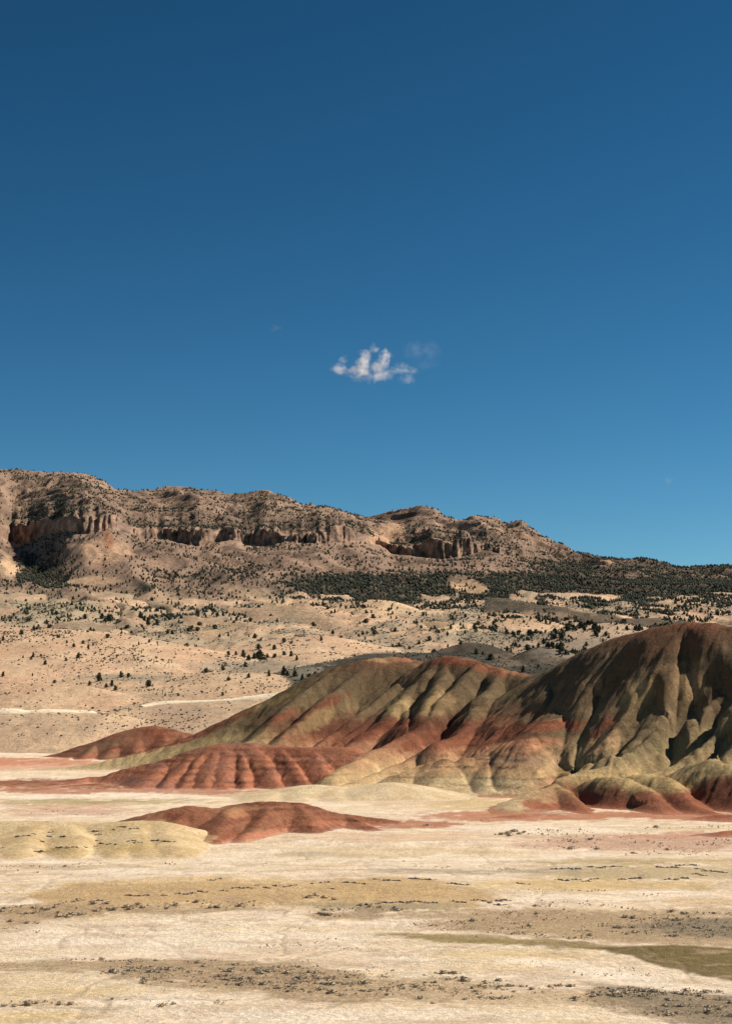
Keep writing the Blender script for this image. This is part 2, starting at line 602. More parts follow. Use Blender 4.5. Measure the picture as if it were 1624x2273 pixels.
    om = (sstep(-2, 2, PY - top + e_) * sstep(3, -3, PY - low + e_ * 2))[..., None] * 0.95
    col = col * (1 - om) + (lin((114, 98, 54)) * (1 + 0.3 * fbm(X / 2, Y / 2, 3, 74))[..., None]) * om
    col[..., 1] += 0.5 * np.maximum(0, 0.50 * col[..., 0] - col[..., 1])
    lum = col.mean(-1)
    veg = sstep(0.50, 0.33, lum)
    # broken crusts, runnels and washed streaks
    st1 = fbm(X / 7, Y / 3.2, 4, 75, 0.6)
    st2 = fbm(X / 2.2, Y / 1.6, 3, 76, 0.6)
    col = col * (1 + 0.16 * st1 + 0.14 * st2)[..., None]
    run = np.abs(fbm(X / 26, Y / 40, 4, 77))
    rm = (sstep(0.035, 0.008, run) * sstep(520, 380, Y) * 0.35)[..., None]
    col = col * (1 - rm) + lin((168, 142, 112)) * rm
    crust = (sstep(0.12, 0.3, fbm(X / 14, Y / 7, 4, 78, 0.6)) * 0.45)[..., None]
    col = col * (1 - crust) + lin((196, 166, 132)) * crust
    al = np.clip(veg * (0.35 + 0.9 * sstep(-0.2, 0.3, st1)) + 0.35 * crust[..., 0] * sstep(0, 0.3, st2), 0, 0.85) * (1 - om[..., 0])
    al = al * sstep(700, 400, Y)
    Z = Z - 0.10 * sstep(0.05, 0.0, run) * sstep(520, 380, Y) + 0.05 * st2
    me = make_mesh('ground', np.stack([X, Y, Z], -1).reshape(-1, 3), grid_faces(*Z.shape), M_GROUND, col.reshape(-1, 3), True, al.ravel())
    o = link('ground', me)
    tag(o, None, None, None, 'structure')
    SURF.append(('ground', X, Y, Z, PX, PY))


build_ground()

# ------------------------------------------------------------------ mountain
SKYL = [(-260, 1030), (-120, 1036), (0, 1042), (40, 1046), (80, 1051), (130, 1052), (180, 1054), (220, 1066), (250, 1082), (280, 1091),
        (330, 1088), (370, 1085), (420, 1085), (470, 1093), (540, 1096), (590, 1090), (612, 1096), (650, 1112), (690, 1127),
        (720, 1128), (750, 1134), (790, 1148), (805, 1149), (856, 1141), (900, 1132), (926, 1126), (957, 1129), (987, 1146),
        (1022, 1154), (1057, 1148), (1103, 1151), (1123, 1160), (1153, 1155), (1168, 1166), (1209, 1192), (1259, 1219),
        (1289, 1233), (1309, 1237), (1360, 1241), (1390, 1247), (1420, 1246), (1461, 1257), (1496, 1262), (1551, 1262),
        (1624, 1264), (1760, 1275), (1900, 1290)]
CT = [(-260, 1160), (0, 1166), (30, 1164), (76, 1161), (126, 1151), (151, 1144), (176, 1141), (217, 1144), (252, 1151), (282, 1166),
      (312, 1174), (353, 1177), (403, 1182), (453, 1174), (504, 1182), (544, 1184), (595, 1182), (635, 1179), (670, 1184),
      (705, 1174), (726, 1177), (776, 1174), (806, 1186), (840, 1206), (876, 1217), (916, 1212), (957, 1207), (1007, 1204),
      (1037, 1202), (1063, 1207), (1108, 1220), (1150, 1238), (1250, 1262), (1400, 1282), (1624, 1296), (1900, 1310)]
CB = [(-260, 1195), (0, 1199), (20, 1207), (50, 1207), (101, 1194), (146, 1179), (202, 1183), (242, 1180), (282, 1186), (302, 1194),
      (328, 1199), (363, 1202), (403, 1209), (443, 1217), (479, 1209), (524, 1207), (554, 1214), (595, 1214), (635, 1204),
      (670, 1204), (721, 1204), (756, 1209), (806, 1207), (840, 1214), (876, 1237), (930, 1240), (977, 1244), (1032, 1236),
      (1068, 1229), (1108, 1232), (1150, 1242), (1250, 1266), (1400, 1286), (1624, 1300), (1900, 1314)]
CDEP = [(-260, 3450), (0, 3520), (30, 3680), (60, 3640), (126, 3440), (151, 3290), (190, 3200), (250, 3240), (300, 3360), (360, 3400),
        (440, 3330), (500, 3380), (600, 3330), (700, 3280), (776, 3340), (830, 3560), (880, 3520), (1000, 3400), (1080, 3420),
        (1200, 3350), (1400, 3250), (1624, 3200), (1900, 3150)]
SDEP = [(-260, 4300), (0, 4350), (280, 4400), (600, 4300), (800, 4500), (930, 4250), (1160, 4000), (1300, 3800), (1624, 3650), (1900, 3600)]
TALB = [(-260, 1268), (0, 1268), (60, 1282), (130, 1292), (200, 1286), (350, 1270), (500, 1282), (650, 1292), (800, 1286), (1000, 1300),
        (1300, 1312), (1624, 1318), (1900, 1325)]
TALD = [(-260, 2850), (0, 2900), (50, 3000), (120, 2800), (190, 2650), (300, 2720), (420, 2800), (520, 2700), (640, 2620), (760, 2760), (900, 2700),
        (1100, 2650), (1624, 2600), (1900, 2600)]

# bare and rocky patches on the mountain, in traced outline units
BARE = [(1036, 1302, 46, 17, (214, 176, 134), 0.95, 12), (1150, 1324, 20, 9, (206, 170, 130), 0.8), (1280, 1336, 48, 17, (204, 168, 128), 0.85, 15),
        (1365, 1360, 20, 6, (210, 176, 138), 0.8), (1430, 1360, 26, 6, (206, 170, 134), 0.8), (1340, 1250, 22, 7, (196, 158, 124), 0.8),
        (1590, 1366, 55, 16, (206, 172, 138), 0.9), (860, 1185, 40, 22, (206, 166, 128), 0.9, -25), (230, 1225, 60, 30, (204, 164, 128), 0.7),
        (15, 1262, 26, 26, (214, 178, 138), 0.9), (210, 1290, 60, 10, (208, 172, 130), 0.7), (540, 1316, 70, 12, (206, 174, 136), 0.7, 10),
        (70, 1335, 45, 12, (206, 168, 128), 0.8), (700, 1345, 90, 14, (204, 168, 130), 0.7), (1160, 1385, 90, 16, (212, 178, 140), 0.85, 10),
        (1100, 1375, 60, 10, (208, 172, 134), 0.8), (470, 1395, 60, 12, (204, 170, 130), 0.7), (240, 1195, 10, 26, (160, 104, 70), 0.7, -20)]


def tree_density(px, py, x, y):
    """share of full forest cover on the mountain and its foot slopes"""
    n = fbm(x / 140, y / 220, 4, 91)
    n2 = fbm(x / 45, y / 60, 3, 95)
    d = 0.22 + 0.28 * n + 0.18 * n2
    top = np.interp(px, [p[0] for p in CT], [p[1] for p in CT])
    bot = np.interp(px, [p[0] for p in CB], [p[1] for p in CB])
    d = np.where(py < top, 0.30 + 0.35 * n + 0.35 * n2 + 0.25 * sstep(30, 0, top - py), d)
    d = np.where((py >= top) & (py <= bot), 0.05, d)
    right = sstep(1050, 1250, px) * sstep(1200, 1245, py)
    d = np.maximum(d, right * (0.75 + 0.3 * n))
    belt = sstep(520, 700, px) * sstep(1262, 1285, py + 8 * n) * sstep(1372, 1345, py + 12 * n2 - 0.02 * (px - 900))
    d = np.maximum(d, belt * (0.95 + 0.3 * n))
    left = np.exp(-(((px - 70) / 120) ** 2 + ((py - 1275) / 45) ** 2))
    d = np.maximum(d, left * (0.75 + 0.5 * n2))
    mid = np.exp(-(((px - 430) / 210) ** 2 + ((py - 1285) / 26) ** 2))
    d = np.maximum(d, mid * (0.55 + 0.6 * n2))
    zone = np.exp(-(((px - 280) / 330) ** 2 + ((py - 1350) / 36) ** 2))
    d = np.maximum(d, zone * (0.30 + 0.6 * n2))
    strip = np.exp(-((py - 1400 - 0.05 * (px - 1050)) / 14) ** 2) * sstep(860, 960, px) * sstep(1260, 1200, px)
    d = np.maximum(d, strip * (0.6 + 0.5 * n2))
    strip = np.exp(-((py - 1440) / 16) ** 2) * sstep(380, 470, px) * sstep(760, 640, px)
    d = np.maximum(d, strip * (0.25 + 0.9 * n2))
    d = np.where((py > 1395) & (px < 860), d * 0.5, d)
    d = np.where((py > 1465), d * 0.25, d)
    for b in BARE:
        rot = math.radians(b[6]) if len(b) > 6 else 0
        dx, dy = px - b[0], py - b[1]
        ex = (dx * math.cos(rot) + dy * math.sin(rot)) / b[2]
        ey = (-dx * math.sin(rot) + dy * math.cos(rot)) / b[3]
        d = d * (1 - 0.9 * b[5] * sstep(1.2, 0.8, np.sqrt(ex ** 2 + ey ** 2) + 0.3 * n2))
    return np.clip(d, 0, 1)


def build_mountain():
    ncol = 820
    pxs = np.linspace(-260, 1900, ncol)

    def L(pyl, dl, dpy=0.0, dd=0.0):
        py = pchip([p[0] for p in pyl], [p[1] for p in pyl], pxs) + dpy
        dp = (pchip([p[0] for p in dl], [p[1] for p in dl], pxs) if not np.isscalar(dl) else np.full(ncol, float(dl))) + dd
        return py, dp
    sk, skd = L(SKYL, SDEP)
    ct, cd = L(CT, CDEP)
    cb, _ = L(CB, CDEP)
    cb = np.maximum(cb, ct + 2)
    tb, tdp = L(TALB, TALD)
    one = np.ones(ncol)
    # irregular cliff edge
    ct0 = ct.copy()
    jit = 5 * fbm(pxs / 14, pxs * 0 + 3, 3, 5)
    lowr = np.clip(0.9 + 1.0 * fbm(pxs / 55, pxs * 0 + 9, 3, 6), 0.45, 1.15)
    ct = cb - (cb - ct) * lowr + jit * sstep(6, 20, cb - ct)
    seq = [(1690 * one, 1190 * one, 1), (1600 * one, 1300 * one, 4), (1530 * one, 1480 * one, 4), (1415 * one, 1880 * one, 6),
           (1342 * one, 2330 * one, 24), (tb, tdp, 50), (cb, cd - 6, 55), (ct, cd + 8, 40),
           (ct0 + 0.45 * (sk - ct0), cd + 0.5 * (skd - cd), 40), (sk, skd, 46)]
    rowsX, rowsY, rowsZ, tag_ = [], [], [], []
    pts = [unproj(pxs, p, d) for p, d, _ in seq]
    # drop behind the skyline
    bx, by, bz = pts[-1]
    pts.append((bx * 1.2, by * 1.2, bz - 260))
    ns = [s[2] for s in seq] + [8]
    for k in range(1, len(pts)):
        for i in range(ns[k]):
            t = i / ns[k]
            rowsX.append(pts[k - 1][0] * (1 - t) + pts[k][0] * t)
            rowsY.append(pts[k - 1][1] * (1 - t) + pts[k][1] * t)
            rowsZ.append(pts[k - 1][2] * (1 - t) + pts[k][2] * t)
            tag_.append(k - 1 + t)
    rowsX.append(pts[-1][0]); rowsY.append(pts[-1][1]); rowsZ.append(pts[-1][2]); tag_.append(len(pts) - 1)
    X, Y, Z = np.array(rowsX), np.array(rowsY), np.array(rowsZ)
    T = np.array(tag_)[:, None] + 0 * X

    def sm(Aq, m, it=6):
        for _ in range(it):
            Bq = Aq.copy()
            Bq[1:-1] = 0.25 * Aq[:-2] + 0.5 * Aq[1:-1] + 0.25 * Aq[2:]
            Aq = Aq * (1 - m) + Bq * m
        return Aq
    msk = 1 - np.exp(-((T - 6) / 0.5) ** 2) - np.exp(-((T - 7) / 0.3) ** 2)
    msk = np.clip(msk, 0, 1) * (np.abs(T - 9) > 0.15)
    Z, Y = sm(Z, msk, 14), sm(Y, msk, 14)
    cl = sstep(5.55, 6.0, T) * sstep(7.15, 7.0, T)            # the cliff band
    hgt = (cb - ct)[None, :] + 0 * X
    has = sstep(5, 14, hgt) * cl
    butt = ridged(X / 38, Z / 220, 3, 61) + 0.7 * ridged(X / 14, Z / 90, 3, 62)
    big = fbm(X / 120, Z * 0 + 1.5, 2, 64)
    Y = Y - has * (13 * butt + 8 * ridged(X / 8.0, Z / 50, 2, 65) + 32 * big)
    # ribs and draws running down the slopes
    wgt = sstep(2.2, 3.4, T) * (1 - np.exp(-((T - 6.5) / 0.7) ** 2)) * sstep(9.0, 8.6, T)
    rib = ridged((X + 0.25 * Y) / 150 + 0.4 * fbm(X / 300, Y / 300, 2, 77), Y / 900, 3, 78)
    Z = Z + wgt * (20 * rib - 6) + sstep(0.5, 2.5, T) * 5 * fbm(X / 70, Y / 90, 4, 79) * (1 - has)
    low = sstep(1, 2, T) * sstep(4.6, 3.6, T)
    Z = Z + low * 12 * fbm(X / 130 + 3, Y / 260, 3, 80)
    up = sstep(6.9, 7.2, T)
    Z = Z + up * 2.6 * np.sin(2 * math.pi * (Z + 14 * fbm(X / 200, Y / 200, 2, 81)) / 24.0)
    Z = Z + up * 5.0 * ridged(X / 70, Y / 200, 2, 82)
    PX, PY = proj(X, Y, Z)
    # colours
    col = np.zeros(X.shape + (3,)) + lin((160, 132, 110))
    n = fbm(X / 160, Y / 240, 4, 83)
    m = sstep(-0.3, 0.4, n)[..., None]
    col = col * (1 - m * 0.5) + lin((182, 148, 120)) * m * 0.6
    lowm = sstep(4.6, 3.6, T)[..., None]
    col = col * (1 - lowm) + lin((202, 168, 132)) * lowm
    sage = (sstep(-0.15, 0.25, fbm(X / 110, Y / 170, 4, 84)) * sstep(4.9, 3.9, T))[..., None] * 0.75
    col = col * (1 - sage) + lin((164, 148, 120)) * sage
    steep = np.abs(np.gradient(Z, axis=0)) / np.maximum(np.abs(np.gradient(Y, axis=0)), 0.5)
    rock = (up * sstep(0.62, 0.95, steep) * sstep(-0.2, 0.25, fbm(X / 60, Y / 60, 3, 85)))[..., None]
    col = col * (1 - 0.8 * rock) + lin((140, 98, 74)) * 0.8 * rock
    band = np.exp(-((T - 7.35) / 0.3) ** 2)[..., None] * sstep(-0.4, 0.2, n)[..., None] * 0.8
    col = col * (1 - band) + lin((118, 96, 80)) * band
    cc = fbm(X / 16, Z / 26, 4, 86, 0.65)
    cf = ramp(cc, [(-0.4, (98, 84, 74)), (-0.1, (140, 116, 98)), (0.15, (172, 140, 116)), (0.4, (198, 166, 138))])
    hm = (has * sstep(5.97, 6.05, T) * sstep(7.12, 7.0, T))[..., None]
    col = col * (1 - hm) + cf * hm
    tal = (sstep(0.0, 0.3, fbm(X / 70, Y / 110, 4, 186, 0.6)) * sstep(4.9, 5.4, T) * 0.8)[..., None] * (1 - hm)
    col = col * (1 - tal) + lin((104, 86, 72)) * tal
    fl = tree_density(PX, PY, X, Y)[..., None] * 0.75          # forest floor litter
    fl = np.maximum(fl, 0.95 * sstep(0.55, 0.8, fl / 0.75))
    fl = fl * (1 - hm)
    col = col * (1 - fl) + lin((100, 90, 74)) * fl
    col = paint(col, PX, PY, X, Y, BARE, 8, 4, 90.0, 87)
    dark = [(1000, 1474, 210, 18, (96, 92, 82), 0.9), (820, 1455, 60, 12, (110, 104, 90), 0.7), (1290, 1440, 120, 30, (150, 136, 116), 0.8),
            (1100, 1430, 200, 18, (150, 136, 112), 0.7), (560, 1480, 130, 16, (150, 140, 116), 0.7)]
    col = paint(col, PX, PY, X, Y, dark, 10, 4, 40.0, 88)
    me = make_mesh('mountain', np.stack([X, Y, Z], -1).reshape(-1, 3), grid_faces(*Z.shape), M_MOUNT, col.reshape(-1, 3))
    o = link('mountain', me)
    tag(o, None, None, None, 'structure')
    SURF.append(('mountain', X, Y, Z, PX, PY))


build_mountain()



# ------------------------------------------------------------------ foot hills between the flat and the mountain
AP_Y = np.array([1000, 1190, 1300, 1480, 1880, 2330, 2700.0])
AP_P = np.array([1760, 1692, 1562, 1502, 1407, 1336, 1310.0])
AP_Z = unproj(0 * AP_P + CX, AP_P, AP_Y)[2]

# crest line, depth start, depth end, slope left, slope right, crest radius, colour 1, colour 2
LT, LT2 = (206, 168, 132), (216, 182, 144)
FR = [
    (P2([(-360, 640), (-250, 610), (-120, 580), (0, 570), (60, 565), (150, 590), (250, 620), (330, 648), (400, 674), (480, 698)]), 2300, 2050, .34, .34, 14, (212, 176, 136), (220, 188, 146)),
    (P2([(330, 700), (400, 672), (520, 655), (640, 648), (720, 645), (800, 660), (880, 690), (930, 722)]), 2080, 1930, .30, .34, 14, (212, 176, 136), LT2),
    (P2([(640, 648), (700, 690), (740, 740)]), 2040, 1880, .4, .4, 8, (220, 190, 150), LT2),
    (P2([(520, 655), (600, 700), (640, 735)]), 2040, 1880, .4, .4, 8, (214, 180, 140), LT2),
    (P2([(800, 754), (880, 705), (980, 680), (1100, 668), (1220, 690), (1320, 700), (1440, 690)]), 1830, 1800, .25, .3, 14, (180, 154, 126), (192, 164, 134)),
    (P1([(940, 872), (1010, 855), (1100, 845), (1250, 825), (1380, 812), (1500, 830), (1580, 850), (1620, 890)]), 1760, 1700, .22, .26, 14, LT, LT2),
    (P1([(540, 812), (620, 790), (740, 768), (850, 778), (960, 795), (1100, 818)]), 2100, 1950, .22, .24, 14, LT, LT2),
    (P1([(1010, 770), (1150, 730), (1280, 690), (1340, 676), (1420, 695), (1500, 716), (1624, 745), (1750, 790)]), 2280, 2000, .26, .3, 14, LT, LT2),
    (P1([(1130, 962), (1250, 915), (1350, 895), (1450, 890), (1530, 905), (1620, 945), (1700, 992)]), 1570, 1500, .22, .24, 12, LT, LT2),
    (P2([(330, 806), (400, 782), (440, 765), (480, 755), (520, 762), (580, 792), (640, 822), (720, 852)]), 1500, 1440, .42, .36, 10, (56, 54, 45), (68, 64, 53)),
    (P2([(690, 832), (730, 800), (765, 780), (800, 772), (838, 782), (880, 805), (930, 834)]), 1400, 1380, .5, .5, 9, (48, 48, 42), (58, 57, 49)),
    (P2([(-70, 838), (0, 816), (70, 804), (200, 802), (400, 798), (560, 822), (700, 840), (880, 862)]), 1430, 1330, .22, .22, 10, (50, 52, 47), (64, 64, 58)),
    # slopes on the left
    (P1([(-300, 768), (0, 775), (150, 780), (250, 785), (330, 790), (440, 800), (530, 812), (600, 830), (680, 850), (760, 870), (850, 885), (950, 895), (1040, 915), (1085, 936)]), 1780, 1580, .20, .22, 20, LT, LT2),
    (P1([(330, 790), (420, 830), (520, 865), (590, 880), (640, 910), (700, 950)]), 1740, 1480, .26, .26, 10, (210, 174, 138), (218, 186, 148)),
    (P1([(60, 776), (110, 850), (160, 920), (200, 985)]), 1780, 1480, .22, .24, 14, LT, LT2),
    (P1([(680, 850), (780, 900), (860, 940), (920, 968)]), 1650, 1480, .24, .24, 10, LT, LT2),
    (P1([(360, 1005), (500, 985), (700, 978), (900, 985), (1080, 978), (1190, 985), (1250, 1015), (1300, 1050), (1380, 1080)]), 1440, 1330, .2, .25, 12, (206, 170, 132), (214, 180, 142)),
    (P1([(-300, 1018), (0, 1022), (150, 1024), (270, 1028), (380, 1042), (470, 1060), (530, 1083), (590, 1112), (660, 1150)]), 1345, 1265, .3, .3, 14, LT, LT2),
    (A([(-300, 500), (0, 498), (300, 490), (450, 495), (560, 520), (640, 550), (700, 580), (780, 625)]), 1205, 1150, .26, .3, 12, (206, 174, 138), LT2),
    (A([(470, 520), (560, 480), (640, 440), (720, 418), (860, 414), (1000, 414), (1200, 404), (1400, 382), (1624, 352), (1760, 330)]), 1255, 1225, .2, .2, 8, (200, 166, 132), (210, 178, 142)),
    (A([(760, 440), (820, 520), (900, 600), (960, 650)]), 1245, 1130, .25, .25, 8, (190, 158, 128), (206, 174, 138)),
    (A([(1150, 410), (1020, 480), (900, 560), (800, 640)]), 1245, 1130, .25, .25, 8, (204, 172, 136), (220, 190, 148)),
    (A([(1500, 380), (1380, 440), (1250, 500), (1100, 600)]), 1240, 1120, .25, .25, 8, (196, 164, 130), (206, 174, 138)),
]
FRW = [ridge_world(r[0], r[1], r[2]) for r in FR]


def foot_field(X, Y):
    Z = np.interp(Y, AP_Y, AP_Z)
    m = sstep(1280, 1500, Y)
    Z = Z + m * 10 * fbm(X / 150 + 3, Y / 300, 3, 80) + m * 5 * ridged(X / 60 + 0.3 * fbm(X / 90, Y / 90, 2, 181), Y / 260, 3, 180) * sstep(1500, 1700, Y)
    idx = np.full(X.shape, -1)
    marg = np.zeros(X.shape)
    xw = X + 7 * fbm(X / 60, Y / 60, 3, 201)
    yw = Y + 14 * fbm(X / 60, Y / 60, 3, 202)
    for i, r in enumerate(FR):
        h = ridge_height(xw, yw, FRW[i], r[3], r[4], r[5])
        marg = np.where(h > Z, h - Z, np.minimum(marg, Z - h) if i else marg)
        idx = np.where(h > Z, i, idx)
        Z = smax(h, Z, 1.6)
    Z = Z + 0.35 * fbm(X / 14, Y / 18, 4, 203)
    return Z, idx


SAGE_PAT = [(560, 1480, 140, 15, (158, 146, 122), 0.8), (300, 1505, 110, 9, (158, 146, 120), 0.75), (690, 1498, 60, 16, (140, 132, 112), 0.8),
            (340, 1545, 120, 5, (172, 152, 124), 0.6), (1100, 1412, 180, 10, (150, 138, 114), 0.75), (1290, 1440, 140, 26, (152, 138, 118), 0.7),
            (860, 1456, 80, 10, (84, 82, 72), 0.85), (470, 1420, 140, 16, (168, 152, 122), 0.7), (300, 1375, 330, 20, (166, 150, 122), 0.75),
            (100, 1350, 140, 18, (160, 146, 116), 0.7), (310, 1448, 30, 8, (224, 194, 152), 0.5), (270, 1592, 36, 12, (222, 190, 146), 0.5),
            (400, 1575, 90, 12, (184, 156, 128), 0.6), (1000, 1395, 60, 7, (228, 202, 150), 0.6), (620, 1345, 60, 10, (214, 186, 136), 0.6)]


def build_foot():
    py = np.concatenate([np.linspace(1752, 1692, 50), np.linspace(1692, 1562, 90)[1:], np.linspace(1562, 1502, 60)[1:], np.linspace(1502, 1407, 110)[1:], np.linspace(1407, 1336, 70)[1:], np.linspace(1336, 1322, 8)[1:]])
    Yr = np.interp(-py, -AP_P, AP_Y)
    q = np.linspace(-0.29, 0.29, 540)
    Y = Yr[:, None] + 0 * q[None, :]
    X = q[None, :] * Y
    Z, idx = foot_field(X, Y)
    PX, PY = proj(X, Y, Z)
    n = fbm(X / 60, Y / 80, 4, 31)
    m = sstep(-0.3, 0.4, n)[..., None]
    col = lin((200, 164, 130)) * (1 - m) + lin((210, 176, 138)) * m
    sg = (sstep(-0.25, 0.2, fbm(X / 90, Y / 140, 4, 84)) * 0.8)[..., None]
    col = col * (1 - sg) + lin((150, 138, 114)) * sg
    for i, r in enumerate(FR):
        w = (idx == i)[..., None] * 0.92
        c = lin(r[6]) * (1 - m) + lin(r[7]) * m
        col = col * (1 - w) + c * w
    for _ in range(2):
        col[1:-1, 1:-1] = 0.2 * (col[1:-1, 1:-1] + col[:-2, 1:-1] + col[2:, 1:-1] + col[1:-1, :-2] + col[1:-1, 2:])
    v = sstep(0.05, 0.4, fbm(X / 25, Y / 30, 3, 33))[..., None] * 0.28
    col = col * (1 - v) + lin((170, 146, 116)) * v
    col = paint(col, PX, PY, X, Y, SAGE_PAT, 14, 4, 40.0, 35)
    sp = sstep(0.22, 0.45, fbm(X / 3.2, Y / 6, 2, 34))[..., None] * 0.38
    col = col * (1 - sp) + lin((120, 106, 82)) * sp
    me = make_mesh('foothills', np.stack([X, Y, Z], -1).reshape(-1, 3), grid_faces(*Z.shape), M_FAR, col.reshape(-1, 3))
    tag(link('foothills', me), None, None, None, 'structure')
    SURF.append(('foothills', X, Y, Z, PX, PY))


build_foot()


def surface_point(px, py, names=('foothills',)):
    """nearest place on a terrain sheet that the traced point shows"""
    best = None
    for s_ in SURF:
        if s_[0] not in names:
            continue
        d = (s_[4] - px) ** 2 + (s_[5] - py) ** 2
        near = np.where(d < max(9.0, d.min() + 4), s_[2], 1e9)
        k = np.unravel_index(np.argmin(near), near.shape)
        if best is None or s_[2][k] < best[1]:
            best = (s_[1][k], s_[2][k], s_[3][k])
    return best


def road(name, pts):
    """pts: (px, py, half width); a low gravel bed that follows the slope"""
    p = np.array([surface_point(a[0], a[1])[:2] + (a[2],) for a in pts], float)
    tk = np.linspace(0, 1, len(p))
    t = np.linspace(0, 1, 160)
    x, y, h = (pchip(tk, p[:, k], t) for k in range(3))
    dx, dy = np.gradient(x), np.gradient(y)
    l = np.hypot(dx, dy)
    nx, ny = -dy / l, dx / l
    rows = []
    for k in (-1.15, -1, -0.33, 0.33, 1, 1.15):
        xx, yy = x + nx * k * h, y + ny * k * h
        zz = foot_field(xx, yy)[0]
        rows.append(np.stack([xx, yy, zz + (0.55 if abs(k) <= 1 else -0.8)], 1))
    rows = np.stack(rows, 0)
    col = np.zeros((rows.shape[0] * 160, 3)) + lin((240, 220, 184))
    me = make_mesh(name, rows.reshape(-1, 3), grid_faces(6, 160), M_FAR, col)
    tag(link(name, me), None, None, None, 'structure')


road('gravel_road', A([(-280, 474, 5), (0, 474, 5), (150, 474, 5), (300, 480, 4), (430, 492, 2)]))
road('gravel_road', A([(660, 440, 2), (760, 420, 5), (900, 412, 6), (1100, 406, 7), (1300, 392, 9), (1500, 370, 11), (1640, 350, 11)]))


